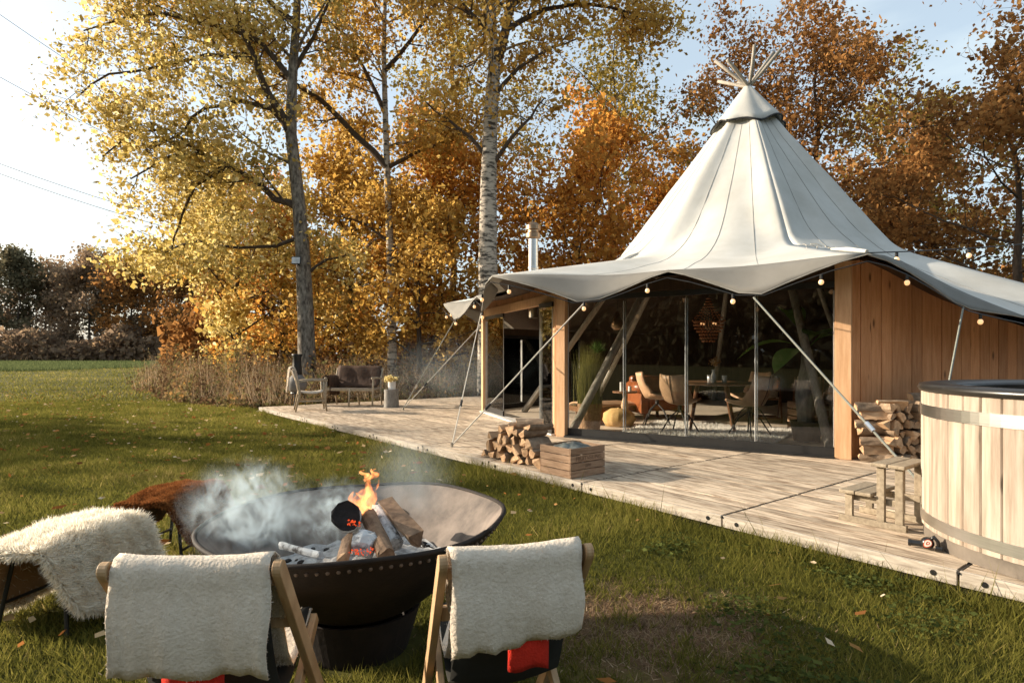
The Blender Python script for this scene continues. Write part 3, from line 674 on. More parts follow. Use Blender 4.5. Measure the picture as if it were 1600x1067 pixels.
# far wood beyond the meadow
G2 = 'trees of the far wood beyond the meadow'
far = [(-70, 118, 19, 0), (-20, 124, 18, 0), (28, 116, 20.5, 1), (70, 122, 17.5, 0), (108, 126, 17.5, 0), (140, 116, 18.5, 0), (172, 122, 20, 1), (205, 112, 16.5, 2), (240, 118, 18.5, 0), (285, 110, 16, 2), (330, 116, 18, 0)]
fl = ['leftmost brown tree of the far wood, cut by the picture edge', 'brown thin tree left of the far pine group', 'tallest dark pine at the left of the far wood', 'low brown tree right of the tall far pine',
      'round brown tree in the middle of the far wood', 'grey-brown tree between the two right-hand far pines', 'pointed pine at the right of the far wood', 'russet tree of the far wood beside the golden oak',
      'brown tree of the far wood half hidden by golden leaves', 'russet tree of the far wood seen through the golden oak', 'brown tree of the far wood behind the leaning poplar']
for k, ((px, Z, H, kind), lab) in enumerate(zip(far, fl)):
    nm = ('bare_tree', 'pine_tree', 'beech_tree')[kind]; lf = (lf_far, lf_pine, lf_brown)[kind]
    place(nm, lab, px, Z, H, .3, lf, 6500, .50, .9, 60 + k, group=G2, first=.12 if kind != 1 else .25, nlimb=14, spread=.36 if kind != 1 else .26, subs=4, top=.5 if kind != 1 else .3)
# trees of the wood edge left of the picture, whose shade reaches across the lawn
for k, (x, y, H) in enumerate([(-33, 14.0, 9.4)]):
    t = auto_tree(80 + k, H, .3, first=.3, nlimb=15, spread=.32, subs=5, top=.6)
    t.finish('oak_tree', 'oak beyond the left edge whose dappled shade falls across the lawn', (x, y, 0), m_oakbark, lf_gold, 2000, .34, .5)

# dense wood behind, which reads as one mass
rng = np.random.default_rng(5); n = 44000
X = rng.uniform(-19, 36, n); Y = 33 + rng.uniform(0, 5, n) + np.sin(X * .5) * 1.5
top = 4.6 + 1.5 * np.sin(X * .42 + 1) + 1.1 * np.sin(X * 1.13)
Z_ = rng.uniform(0, 1, n) ** .8 * top; cl = np.sin(X * 3.1) * np.sin(Z_ * 2.7 + X) * .2
V, F = quads(np.stack([X, Y, Z_], 1), .34, rng)
tag(np_mesh('woodland', V, F, lf_brown, None, np.clip(.42 + cl + rng.normal(0, .18, n), 0, 1)), 'dense brown wood filling the gaps behind the tree line', 'woodland', kind='stuff')
n = 60000; X = rng.uniform(-150, 70, n); Y = -34 - rng.uniform(0, 6, n); Z_ = rng.uniform(0, 1, n) ** .8 * (12 + 3 * np.sin(X * .3) + 2 * np.sin(X * .83 + 1))
V, F = quads(np.stack([X, Y, Z_], 1), 1.0, rng)
tag(np_mesh('woodland', V, F, lf_pine, None, np.clip(rng.normal(.3, .25, n), 0, 1)), 'dark wood behind the viewer, mirrored in the glass front', 'woodland', kind='stuff')
n = 26000; X = rng.uniform(-130, -38, n); Y = 104 + rng.uniform(0, 12, n); Z_ = rng.uniform(0, 1, n) ** .9 * (4.2 + 1.6 * np.sin(X * .35) + .9 * np.sin(X * .9))
V, F = quads(np.stack([X, Y, Z_], 1), .7, rng)
tag(np_mesh('hedge', V, F, lf_far, None, np.clip(.45 + rng.normal(0, .25, n), 0, 1)), 'dark scrubby hedge at the foot of the far wood', 'hedge', kind='stuff')

# ------------------------------------------------------------------ weeds, brambles, meadow, grass, fallen leaves
def blades(Pb, h, w, lean, rng, two=False):
    n = len(Pb); a = rng.uniform(0, 2 * PI, n); wx = np.stack([np.cos(a), np.sin(a), np.zeros(n)], 1) * w[:, None] * .5
    b_ = rng.uniform(0, 2 * PI, n); ln = np.stack([np.cos(b_), np.sin(b_), np.zeros(n)], 1) * (h * lean)[:, None]; up = np.zeros((n, 3)); up[:, 2] = h
    V = np.stack([Pb - wx, Pb + wx, Pb + ln + up], 1)
    return V.reshape(-1, 3), np.arange(n * 3).reshape(n, 3)
def in_deck(X, Y, m=0.):
    dx, dy = X - F0.x, Y - F0.y; x = dx * U.x + dy * U.y; y = dx * Vv.x + dy * Vv.y
    return (x > -m) & (x < NP * PW + m) & (y > -m) & (y < 13)
wx_ = np.array([-30, -17.4, -9.5, -6.3, -5.3, -.9, 1.0, 4]); wy_ = np.array([36, 27.0, 17.0, 14.6, 14.9, 18.0, 19.5, 21])     # front line of the weeds
def weeds(n, depth, pw, seed):
    rng = np.random.default_rng(seed); X = rng.uniform(-26, 4, n); Y = np.interp(X, wx_, wy_) + rng.uniform(0, 1, n) ** pw * depth; k = ~in_deck(X, Y, .1); k &= X > -.56 * Y + .8 * np.sin(Y * 1.3) + rng.normal(0, .7, n); return rng, X[k], Y[k]
rng, X, Y = weeds(30000, 9.5, 1.0, 3); n = len(X); fy = np.interp(X, wx_, wy_)
cl = np.array([mnoise.noise(Vector((x * .9, y * .9, 0))) + .6 * mnoise.noise(Vector((x * 2.7, y * 2.7, 4))) for x, y in zip(X, Y)]); cl = np.clip(.5 + .75 * cl, 0, 1); kk = rng.uniform(0, 1, n) < .15 + cl; X, Y, cl, fy = X[kk], Y[kk], cl[kk], fy[kk]; n = len(X); h = (.35 + .75 * np.clip((Y - fy) / 2.2, 0, 1)) * rng.uniform(.3, 1.25, n) * (.35 + 1.05 * cl)
V, F = blades(np.stack([X, Y, np.zeros(n)], 1), h, rng.uniform(.008, .022, n), rng.uniform(.05, .6, n), rng)
tag(np_mesh('weeds', V, F, lf_dry, None, np.clip(.25 + .55 * cl + rng.normal(0, .2, n), 0, 1)), 'tall dry straw-coloured weeds along the back of the deck', 'weeds', kind='stuff')
rng, X, Y = weeds(120000, 9.0, 1.15, 4); n = len(X); fy = np.interp(X, wx_, wy_); cl = np.clip(.5 + np.array([.8 * mnoise.noise(Vector((x * .7, y * .7, 9))) + .5 * mnoise.noise(Vector((x * 2.1, y * 2.1, 2))) for x, y in zip(X, Y)]), 0, 1)
Z_ = rng.uniform(0, 1, n) ** 1.1 * (.16 + 1.75 * cl ** 1.7 * np.clip((Y - fy) / 2.4, .10, 1)); V, F = quads(np.stack([X, Y, Z_], 1), .08, rng)
tag(np_mesh('brambles', V, F, lf_bramble, None, np.clip(rng.normal(.25, .22, n) + .45 * np.sin(X * 2 + Y) ** 2 * cl, 0, 1)), 'brown and green brambles heaped between lawn and trees', 'brambles', kind='stuff')
rng = np.random.default_rng(6); n = 60000; Y = 46 + 60 * rng.uniform(0, 1, n) ** 1.5; X = -Y * rng.uniform(.50, 1.05, n); k = Y > 46 + 22 * np.clip((X / Y + .84) * 3.2, 0, 1) ** 1.5 + np.sin(X * .6) * .8; X, Y = X[k], Y[k]; n = len(X)
V, F = blades(np.stack([X, Y, np.zeros(n)], 1), rng.uniform(.18, .42, n), .03 + Y * .0006, rng.uniform(.1, .6, n), rng)
tag(np_mesh('meadow_grass', V, F, lf_meadow, None, np.clip(rng.normal(.5, .25, n), 0, 1)), 'band of long pale meadow grass at the far end of the lawn', 'grass', kind='stuff')

def lawn_pts(n, y0, y1, seed, side=1.4, pw=1.0):
    rng = np.random.default_rng(seed); Y = y0 + (y1 - y0) * rng.uniform(0, 1, n) ** pw; X = rng.uniform(-1, 1, n) * (Y * .86 + side)
    k = ~in_deck(X, Y, -.03); k &= ~((X > np.interp(Y, [3, 14], [4.5, -4])) & (Y > 3.5) & in_deck(X, Y, .0)); k &= ((X + .715) ** 2 + (Y - 2.85) ** 2 > .30 ** 2)
    k &= ~((Y > np.interp(X, wx_, wy_) + .6) & (X < 4) & (X > -.58 * Y)); k &= ~((X > 2.5) & (Y > 8))
    dd = ((X - .68) / .66) ** 2 + ((Y - 3.05) / .55) ** 2 + .35 * np.sin(X * 9 + Y * 5) * np.sin(Y * 11 - X * 4); near = np.nonzero(dd < 2.2)[0]; dd[near] += np.array([1.5 * mnoise.noise(Vector((x * 4.5, y * 4.5, 7))) + .9 * mnoise.noise(Vector((x * 13, y * 13, 2))) for x, y in zip(X[near], Y[near])]); bare = rng.uniform(0, 1, n) < np.clip(1.15 - dd, 0, .93); k &= ~bare
    return rng, X[k], Y[k]
rng, X, Y = lawn_pts(880000, 1.35, 17, 8); n = len(X)
cl = .5 + .25 * np.sin(X * 3.3 + np.sin(Y * 2.1) * 2) + .25 * np.sin(Y * 4.1 + X * 1.7 + np.sin(X * 5.3)); big = .5 + .5 * np.sin(X * .9 + 1.3 * np.sin(Y * .7)) * np.sin(Y * 1.1 + .6)
h = rng.uniform(.022, .062, n) * (.7 + .7 * cl); tall = rng.uniform(0, 1, n) < .012; h = np.where(tall, h * 2.1, h)
dxe = (X - F0.x) * Vv.x + (Y - F0.y) * Vv.y; h = np.where((dxe > -.22), h * 2.1, h)
V, F = blades(np.stack([X, Y, np.zeros(n)], 1), h, (.0035 + .0007 * Y) * rng.uniform(.7, 1.4, n), rng.uniform(.2, 1.1, n), rng)
tag(np_mesh('grass', V, F, lf_grass, None, np.clip(.28 + .25 * cl + .22 * big + rng.normal(0, .15, n), 0, 1)), 'short green lawn grass round the fire bowl', 'grass', kind='stuff')
rng = np.random.default_rng(19); n = 9000; X = rng.normal(.68, .36, n); Y = rng.normal(3.05, .26, n)
V, F = blades(np.stack([X, Y, np.zeros(n)], 1), rng.uniform(.006, .03, n), rng.uniform(.003, .008, n), rng.uniform(.6, 3.0, n), rng)
tag(np_mesh('trampled_straw', V, F, lf_dry, None, np.clip(rng.normal(.3, .25, n), 0, 1)), 'trampled brown straw on the bare patch beside the right chair', 'straw', kind='stuff')
rng, X, Y = lawn_pts(170000, 17, 108, 9, 2, 1.5); n = len(X); big = .5 + .5 * np.sin(X * .5 + 1.3 * np.sin(Y * .4)) * np.sin(Y * .6 + .6)
V, F = blades(np.stack([X, Y, np.zeros(n)], 1), rng.uniform(.04, .10, n), .014 + .0007 * Y, rng.uniform(.2, 1.2, n), rng)
tag(np_mesh('grass', V, F, lf_grass, None, np.clip(.4 + .35 * big + rng.normal(0, .15, n), 0, 1)), 'mown grass of the lawn further off', 'grass', kind='stuff')
rng, X, Y = lawn_pts(5200, 1.9, 22, 10, 1, .75); dn = np.array([mnoise.noise(Vector((x * .8, y * .8, 3))) for x, y in zip(X, Y)]); k = rng.uniform(0, 1, len(X)) < np.clip(.75 + .9 * dn + .3 * (Y > 7), 0, 1) * np.where(X < .6, 1., .22); X, Y = X[k], Y[k]; n = len(X)
V, F = quads(np.stack([X, Y, rng.uniform(.05, .085, n)], 1), .058, rng, aspect=.85); V = V.reshape(n, 4, 3); c_ = V.mean(1, keepdims=True); V = c_ + (V - c_) * np.array([1, 1, .45])
tag(np_mesh('fallen_leaves', V.reshape(-1, 3), F, lf_litter, None, rng.uniform(0, 1, n)), 'fallen autumn leaves scattered over the lawn', 'leaves', kind='stuff')

lf_clover = leafmat('clover_leaves', [(0, (.035, .048, .014)), (1, (.10, .115, .032))], .35)
rng = np.random.default_rng(23); n = 8000; c_ = rng.integers(0, 46, n); cx_, cy_ = rng.uniform(.9, 4.2, 46), rng.uniform(1.9, 4.4, 46); X = cx_[c_] + rng.normal(0, .10, n); Y = cy_[c_] + rng.normal(0, .10, n); k = ~in_deck(X, Y, .02); X, Y = X[k], Y[k]; n = len(X)
V, F = quads(np.stack([X, Y, rng.uniform(.025, .06, n)], 1), .019, rng, aspect=1.0); V = V.reshape(n, 4, 3); c_ = V.mean(1, keepdims=True); V = c_ + (V - c_) * np.array([1.2, 1.2, .5])
tag(np_mesh('clover', V.reshape(-1, 3), F, lf_clover, None, np.clip(rng.normal(.5, .3, n), 0, 1)), 'dark green clover patches in the lawn in front of the deck', 'clover', kind='stuff')
# overhead wires far behind, left
for k, ((xa, ya), (xb, yb), lab) in enumerate([((-120, -62), (420, 282), 'topmost dark overhead wire crossing the white sky'), ((-120, 52), (420, 322), 'second overhead wire from the top at the left edge'),
                                             ((-120, 210), (420, 378), 'third overhead wire in the white sky at the left'), ((-120, 226), (420, 392), 'lowest overhead wire in the white sky at the left')]):
    a, c = atZ(xa, ya, 70), atZ(xb, yb, 95); b = MB(); q = []
    for s in range(13):
        f = s / 12; p = a.lerp(c, f) - a; p.z -= 1.2 * 4 * f * (1 - f); q.append(p)
    b.tube(q, .035, 4); o = b.build('power_line', m_black); o.location = a; tag(o, lab, 'wire', 'overhead wires')

# ------------------------------------------------------------------ wool on surfaces
def wool(surf_v, surf_f, n, length, width, leaf, parent, seed, name='wool', droop=.35, nrm=.9, jit=.6, frac=None, tint0=.5):
    """short fibres standing on a quad surface (lists of points and quads)"""
    rng = np.random.default_rng(seed); V = np.array([tuple(v) for v in surf_v]); F = np.array(surf_f)
    A = V[F]; cr = np.cross(A[:, 2] - A[:, 0], A[:, 3] - A[:, 1]); ar = np.linalg.norm(cr, axis=1); nv = cr / (ar[:, None] + 1e-12)
    i = rng.choice(len(F), n, p=ar / ar.sum()); u, w = rng.uniform(0, 1, n)[:, None], rng.uniform(0, 1, n)[:, None]
    P = (A[i, 0] * (1 - u) + A[i, 1] * u) * (1 - w) + (A[i, 3] * (1 - u) + A[i, 2] * u) * w
    cl = np.array([mnoise.noise(Vector(p) * 18) for p in P[:, :]]) if n <= 100000 else np.zeros(n)
    d = nv[i] * nrm + rng.normal(0, jit, (n, 3)) + np.array([0, 0, -droop]); d /= np.linalg.norm(d, axis=1, keepdims=True)
    ln = (length * rng.uniform(.5, 1.25, n) * (1 + .5 * cl))[:, None]; side = np.cross(d, rng.normal(size=(n, 3))); side /= np.linalg.norm(side, axis=1, keepdims=True) + 1e-9
    W = side * width * .5; T = P + d * ln
    Vo = np.stack([P - W, P + W, T], 1).reshape(-1, 3)
    o = np_mesh(name, Vo, np.arange(n * 3).reshape(n, 3), leaf, parent, np.clip(tint0 + .35 * cl + rng.normal(0, .18, n), 0, 1)); o['kind'] = 'stuff'; return o

# ------------------------------------------------------------------ fire bowl with its fire
BC = Vector((-.715, 2.85, 0)); BR, BH = .68, .60
bowl = thing('fire_bowl', 'big riveted iron fire bowl full of ash standing on the lawn', 'fire bowl', BC)
def bdent(r, z, a):
    f = (r / BR) ** 3; return r * (1 + .004 * f * math.sin(3 * a + .4) + .004 * f * math.sin(7 * a)), z + f * (.012 * math.cos(a - .3) + .006 * math.sin(5 * a + 2))
prof = [(BR * s, .13 + (BH - .13) * s ** 1.9) for s in np.linspace(0.02, 1, 20)]
prof_in = [(max(.01, r - .012), z + .012) for r, z in prof]
b = MB(); b.lathe([(.001, .13)] + prof, 72, fn=bdent); b.build('outer_shell', m_iron, bowl, smooth=True)
b = MB(); b.lathe([(.001, .145)] + prof_in[:-1] + [(BR - .012, BH)], 72, fn=bdent); b.build('inner_shell', m_ironin, bowl, smooth=True)
b = MB(); ring = []
for k in range(97):
    a = 2 * PI * k / 96; r, z = bdent(BR - .004, BH + .002, a); ring.append((r * math.cos(a), r * math.sin(a), z))
b.tube(ring, .011, 6, cap=False); b.build('rolled_rim', m_iron, bowl, smooth=True)
b = MB()
for k in range(110):
    a = 2 * PI * k / 110; r, z = bdent(BR - .026, BH - .034, a); b.sphere((r * math.cos(a), r * math.sin(a), z), .0085, 6, 4)
tag(b.build('rivets', m_rivet, bowl, smooth=True), kind='stuff')
b = MB(); b.lathe([(.20, 0), (.23, 0), (.29, .20), (.275, .20), (.215, .02)], 48); b.build('stand_ring', m_iron, bowl, smooth=False)
# ash bed
P_ = []
for i in range(15):
    row = []
    for k in range(49):
        a = 2 * PI * k / 48; r = .435 * i / 14; x, y = r * math.cos(a), r * math.sin(a)
        row.append((x, y, .335 + .09 * math.exp(-((x - .05) ** 2 + y * y) * 9) + .03 * mnoise.noise(Vector((x * 9, y * 9, 1))) + .016 * mnoise.noise(Vector((x * 30, y * 30, 5))) + .02 * (i / 14) ** 3))
    P_.append(row)
b = MB(); b.grid(P_); o = b.build('ash_bed', m_ash, None, smooth=True); o.location = BC; tag(o, 'bed of grey and white ash lying in the fire bowl', 'ash', kind='stuff')
rng = np.random.default_rng(15); b = MB()
for k in range(190):
    a, r = rng.uniform(-.9, 1.0) if k < 120 else rng.uniform(0, 6.28), .41 * math.sqrt(rng.uniform(.2, 1)); s = rng.uniform(.008, .024)
    b.sphere((r * math.cos(a), r * math.sin(a), .36 + .02 * rng.uniform()), s, 5, 3, (1, 1, .7))
o = b.build('charcoal', m_char); o.location = BC; tag(o, 'black charcoal lumps strewn at the right side of the fire bowl', 'charcoal', kind='stuff')

def log_mesh(kind, L_, r, rnd, mats):
    """a log along local y: round or split wedge, ends and flats in the wood colour, arc in bark"""
    if kind == 'round': poly = [(r * math.cos(a), r * math.sin(a)) for a in np.linspace(0, 2 * PI, 19)[:-1]]; barkf = [1] * 18
    elif kind == 'half':
        poly = [(r * math.cos(a), r * math.sin(a) - r * .4) for a in np.linspace(0, PI, 8)]; barkf = [1] * 7 + [0]
    else:
        w = rnd.uniform(.9, 1.5); poly = [(0, -.1 * r)] + [(1.5 * r * math.cos(a), 1.5 * r * math.sin(a)) for a in np.linspace(PI / 2 - w / 2, PI / 2 + w / 2, 5)]; barkf = [0] + [1] * 4 + [0]
        cx = sum(p[0] for p in poly) / 6; cy = sum(p[1] for p in poly) / 6; poly = [(x - cx, y - cy) for x, y in poly]
    n = len(poly); v = []; f = []; mi = []
    for s in range(4):
        t = s / 3; k = 1 + rnd.uniform(-.05, .05)
        for (x, y) in poly: v.append((x * k + rnd.uniform(-.08, .08) * r, (t - .5) * L_ + (rnd.uniform(-.014, .014) if s in (0, 3) else 0), y * k + rnd.uniform(-.08, .08) * r))
    for s in range(3):
        for k in range(n): f.append((s * n + k, s * n + (k + 1) % n, (s + 1) * n + (k + 1) % n, (s + 1) * n + k)); mi.append(barkf[k])
    f.append(tuple(reversed(range(n)))); f.append(tuple(3 * n + k for k in range(n))); mi += [0, 0]
    me = bpy.data.meshes.new('log'); me.from_pydata(v, [], f); me.update(); me.polygons.foreach_set('material_index', mi)
    for m in mats: me.materials.append(m)
    return me
lr = random.Random(4)
def fire_log(name, label, kind, L_, r, mats, p, q, roll=0.):
    """log lying from world point p to q"""
    p, q = Vector(p), Vector(q); d = q - p; me = log_mesh(kind, d.length, r, lr, mats); o = link(name, me, None)
    o.location = (p + q) / 2; o.rotation_mode = 'QUATERNION'; o.rotation_quaternion = d.to_track_quat('Y', 'Z') @ Matrix.Rotation(roll, 3, 'Y').to_quaternion()
    return tag(o, label, 'firewood', 'logs burning in the fire bowl')
fire_log('burning_log', 'charred black log end with a glowing edge at the heart of the fire', 'round', .3, .066, [m_char, m_ashlog], atZ(541, 806, 2.72), atZ(548, 812, 3.02))
fire_log('burning_log', 'brown split wedge leaning right in the fire bowl', 'wedge', .3, .050, [m_fwood, m_bark], atZ(600, 790, 3.0), atZ(648, 846, 2.68), 2.4)
fire_log('burning_log', 'pale birch log pointing to the viewer in the fire bowl', 'round', .3, .036, [m_fwood, m_fwood], atZ(576, 806, 2.86), atZ(604, 868, 2.56))
fire_log('burning_log', 'ash-white cracked log between the birch log and the wedge', 'round', .3, .036, [m_ashlog, m_ashlog], atZ(590, 796, 2.96), atZ(618, 852, 2.74))
fire_log('burning_log', 'blackened log lying behind the leaning wedge', 'half', .3, .05, [m_char, m_bark], atZ(597, 789, 3.04), atZ(632, 806, 3.16))
fire_log('burning_log', 'pale fresh wedge at the front rim of the ash', 'wedge', .2, .034, [m_logend, m_fwood], atZ(543, 838, 2.70), atZ(534, 870, 2.52), .6)
fire_log('burning_log', 'grey ash-crusted log with red embers under it', 'round', .2, .055, [m_ashlog, m_ashlog], atZ(556, 846, 2.66), atZ(585, 852, 2.66))
fire_log('burning_log', 'small white stick in the smoky left part of the ash', 'round', .2, .016, [m_ashlog, m_ashlog], atZ(440, 852, 2.75), atZ(500, 868, 2.6))
b = MB(); r2 = random.Random(3)
for k in range(70):
    p = atZ(r2.uniform(546, 586), r2.uniform(858, 866), 2.58) if k < 40 else atZ(r2.uniform(545, 562), r2.uniform(812, 820), 2.69)
    b.sphere(p + Vector((r2.gauss(0, .006), r2.gauss(0, .01), r2.gauss(0, .004))), r2.uniform(.0015, .0042), 5, 3)
tag(b.build('embers', m_ember), 'red glowing embers under the burning logs', 'embers', kind='stuff')
# flames: thin twisting sheets of glowing gas
m_flame = bpy.data.materials.new('flame'); m_flame.use_nodes = True; N = m_flame.node_tree.nodes; L = m_flame.node_tree.links; N.remove(N['Principled BSDF'])
e = N.new('ShaderNodeEmission'); t_ = N.new('ShaderNodeBsdfTransparent'); x_ = N.new('ShaderNodeMixShader'); tc = N.new('ShaderNodeTexCoord'); nz = N.new('ShaderNodeTexNoise'); nz.inputs['Scale'].default_value = 26; mp = N.new('ShaderNodeMapping'); mp.inputs['Scale'].default_value = (1, 1, .45)
rp = N.new('ShaderNodeValToRGB'); rp.color_ramp.elements[0].color = (1, .16, .02, 1); rp.color_ramp.elements[1].color = (1, .52, .18, 1); rp.color_ramp.elements[0].position = .35; rp.color_ramp.elements[1].position = .65
rf = N.new('ShaderNodeMapRange'); rf.inputs[1].default_value = .36; rf.inputs[2].default_value = .58; rf.inputs[3].default_value = .0; rf.inputs[4].default_value = .30
L.new(tc.outputs['Object'], mp.inputs[0]); L.new(mp.outputs[0], nz.inputs['Vector']); L.new(nz.outputs['Fac'], rp.inputs[0]); L.new(rp.outputs[0], e.inputs[0]); e.inputs[1].default_value = 1.5
L.new(nz.outputs['Fac'], rf.inputs[0]); L.new(rf.outputs[0], x_.inputs[0]); L.new(t_.outputs[0], x_.inputs[1]); L.new(e.outputs[0], x_.inputs[2]); L.new(x_.outputs[0], N['Material Output'].inputs[0])
fl_ = thing('flame', 'orange flame licking up from the logs in the fire bowl', 'flame', atZ(566, 800, 2.86))
def tongue(p, h, r, seed, lean):
    rr = random.Random(seed); b = MB(); q = []; rad = []
    for k in range(10):
        f = k / 9; q.append(Vector(p) + Vector((lean * f * f + .018 * math.sin(f * 7 + seed), .01 * math.sin(f * 9 + seed), h * f))); rad.append(max(.002, r * (math.sin(PI * (.18 + .82 * f)) ** 1.1) * rr.uniform(.75, 1.2)))
    b.tube(q, rad, 9); return b.build('flame_tongue', m_flame, fl_, smooth=True)
tongue((0, 0, -.04), .17, .036, 1, .015); tongue((.012, .02, -.03), .20, .028, 11, .04); tongue((-.03, .02, -.03), .12, .022, 12, -.02); tongue((.02, .01, .0), .15, .013, 2, .05); tongue((-.012, .01, .0), .09, .014, 3, -.01); tongue((.005, -.01, -.02), .16, .010, 9, .03)
tongue((.03, 0, .145), .055, .010, 4, .03); tongue((.05, 0, .155), .045, .008, 5, .02); tongue((.015, 0, .165), .03, .007, 6, -.015)

# smoke: a small cloud over the left of the bowl, thin drifts further off
def smoke(name, label, c, r, dens, seed, scale, lo, hi, colr=(.72, .86, .95), step=None, pts=None):
    m = bpy.data.materials.new('smoke'); m.use_nodes = True; N = m.node_tree.nodes; L = m.node_tree.links; N.remove(N['Principled BSDF'])
    v = N.new('ShaderNodeVolumePrincipled'); v.inputs['Color'].default_value = (*colr, 1); v.inputs['Anisotropy'].default_value = .25
    tc = N.new('ShaderNodeTexCoord'); mp = N.new('ShaderNodeMapping'); mp.inputs['Scale'].default_value = (1.25, 1., .75); mp.inputs['Location'].default_value = (seed, seed * 2.3, 0); nz = N.new('ShaderNodeTexNoise'); nz.inputs['Scale'].default_value = scale; nz.inputs['Detail'].default_value = 5; nz.inputs['Roughness'].default_value = .6; nz.inputs['Distortion'].default_value = 1.6
    ln = N.new('ShaderNodeVectorMath'); ln.operation = 'LENGTH'; fr = N.new('ShaderNodeMapRange'); fr.inputs[1].default_value = 1; fr.inputs[2].default_value = .15; fr.interpolation_type = 'SMOOTHSTEP'
    nr = N.new('ShaderNodeMapRange'); nr.inputs[1].default_value = lo; nr.inputs[2].default_value = hi; m1 = N.new('ShaderNodeMath'); m1.operation = 'MULTIPLY'; m2 = N.new('ShaderNodeMath'); m2.operation = 'MULTIPLY'; m2.inputs[1].default_value = dens
    L.new(tc.outputs['Object'], mp.inputs[0]); L.new(mp.outputs[0], nz.inputs['Vector']); L.new(tc.outputs['Object'], ln.inputs[0]); L.new(ln.outputs['Value'], fr.inputs[0])
    L.new(nz.outputs['Fac'], nr.inputs[0]); L.new(nr.outputs[0], m1.inputs[0]); L.new(fr.outputs[0], m1.inputs[1]); L.new(m1.outputs[0], m2.inputs[0]); L.new(m2.outputs[0], v.inputs['Density']); L.new(v.outputs[0], N['Material Output'].inputs['Volume'])
    b = MB(); b.sphere((0, 0, 0), 1, 20, 12); o = b.build(name, m); o.location = c; o.scale = r
    return tag(o, label, 'smoke', kind='stuff')
smoke('smoke', 'dense white smoke billowing over the left of the fire bowl', atZ(385, 800, 2.75), (.33, .28, .28), 15, 1, 2.1, .48, .72)
smoke('smoke', 'thin bluish smoke behind the charred log', atZ(520, 800, 2.9), (.27, .25, .20), 7, 7, 2.8, .49, .72)
smoke('smoke', 'faint smoke drifting up from the flame', atZ(640, 745, 3.1), (.30, .25, .30), 1.6, 3, 2.0, .35, .75)
smoke('smoke', 'thin grey smoke drifting over the deck in front of the weeds', Vector((-1.2, 14.4, .9)), (2.6, 1.6, 1.1), .16, 9, 1.6, .38, .75)

# ------------------------------------------------------------------ folding beach chairs with fleeces
def folding_chair(name, label, loc, rotz, wood, W=.46, group=None):
    r = thing(name, label, 'chair', loc, rotz, group)
    for s in (-1, 1):
        x = s * W / 2
        b = MB(); a, c = Vector((x, .30, 0)), Vector((x, -.245, .74)); d = (c - a).normalized(); b.bar(a, c, .026, .050, (0, 1, .4))
        q = Vector((0, -d.z, d.y)); pts = []                  # rounded top
        n0 = len(b.v)
        for k in range(9):
            t = PI * k / 8; p = c + q * .025 * math.cos(t) + d * .025 * math.sin(t); pts += [p + Vector((-.013, 0, 0)), p + Vector((.013, 0, 0))]
        b.add(pts, [(2 * k, 2 * k + 1, 2 * k + 3, 2 * k + 2) for k in range(8)] + [tuple(range(0, 18, 2)), tuple(range(17, 0, -2))])
        b.build('back_post', wood, r, bevel=.003)
        b = MB(); xi = x - s * .030; b.bar((xi, -.30, 0), (xi, .235, .40), .024, .045, (0, 1, .4)); b.build('seat_rail', wood, r, bevel=.003)
    def cross(y, z, name, w=W, h=.035, dd=.022):
        b = MB(); b.box((0, y, z), (w - .03, dd, h)); b.build(name, wood, r, bevel=.003)
    cross(-.215, .70, 'top_crossbar'); cross(-.09, .53, 'back_crossbar', h=.045); cross(.225, .395, 'front_crossbar', W - .06, .03); cross(-.255, .055, 'rear_stretcher', W - .06); cross(.25, .055, 'front_stretcher')
    P_ = []
    for k in range(15):                                     # dark sling from the top bar down to the seat front
        f = k / 14; y = -.205 + .43 * f ** 1.5; z = .70 - .52 * math.sin(min(1, f * 1.25) * PI / 2) + .26 * max(0, f - .45) / .55; P_.append([Vector((u, y, z - .03 * math.sin(PI * (u / (W - .09) + .5)))) for u in np.linspace(-(W - .09) / 2, (W - .09) / 2, 7)])
    b = MB(); b.grid(P_); b.build('sling', m_sling, r, smooth=True, solid=.004)
    return r
def fleece(name, label, loc, rotz, W, hang, seed, skew=0., group=None):
    """fleece hung over the top bar: longer at the back, over the bar, down onto the seat"""
    r = thing(name, label, 'fleece', loc, rotz, group); rr = random.Random(seed)
    path = [(-.268 - .01 * math.sin(k * .5), .735 - hang * (1 - k / 9)) for k in range(9)] + [(-.262, .745), (-.245, .772), (-.215, .778), (-.190, .760), (-.170, .70), (-.13, .60), (-.08, .50), (-.03, .40), (.03, .33), (.10, .345), (.18, .40), (.235, .43)]
    P_ = []; n = len(path)
    for k, (y, z) in enumerate(path):
        row = []
        for j in range(17):
            u = j / 16 - .5; e = 0
            if k < 9: e = (1 - k / 9) * (.006 * math.sin(j * .9 + seed) + .004 * math.sin(j * 2.3) + skew * u) 
            x = u * W * (1 + .02 * math.sin(k * .8 + seed)) * (1. if k < 15 else .9)
            row.append(Vector((x, y - (.008 * math.sin(j * .7 + k * .25 + seed) + .006 * math.sin(j * 1.9 + seed)) * ((1 - k / 9) if k < 9 else .3), z + e - .010 * math.cos(PI * u) * (1 if 8 < k < 14 else .6))))
        P_.append(row)
    b = MB(); b.grid(P_); f = list(b.f); v = list(b.v); b.build('hide', m_fleece, r, smooth=True, solid=.004)
    vv = np.array(v); wool(v, [q[::-1] for q in f], 90000, .0075, .0026, lf_sherpa, r, seed, 'wool', .15, .8, .8)
    return r
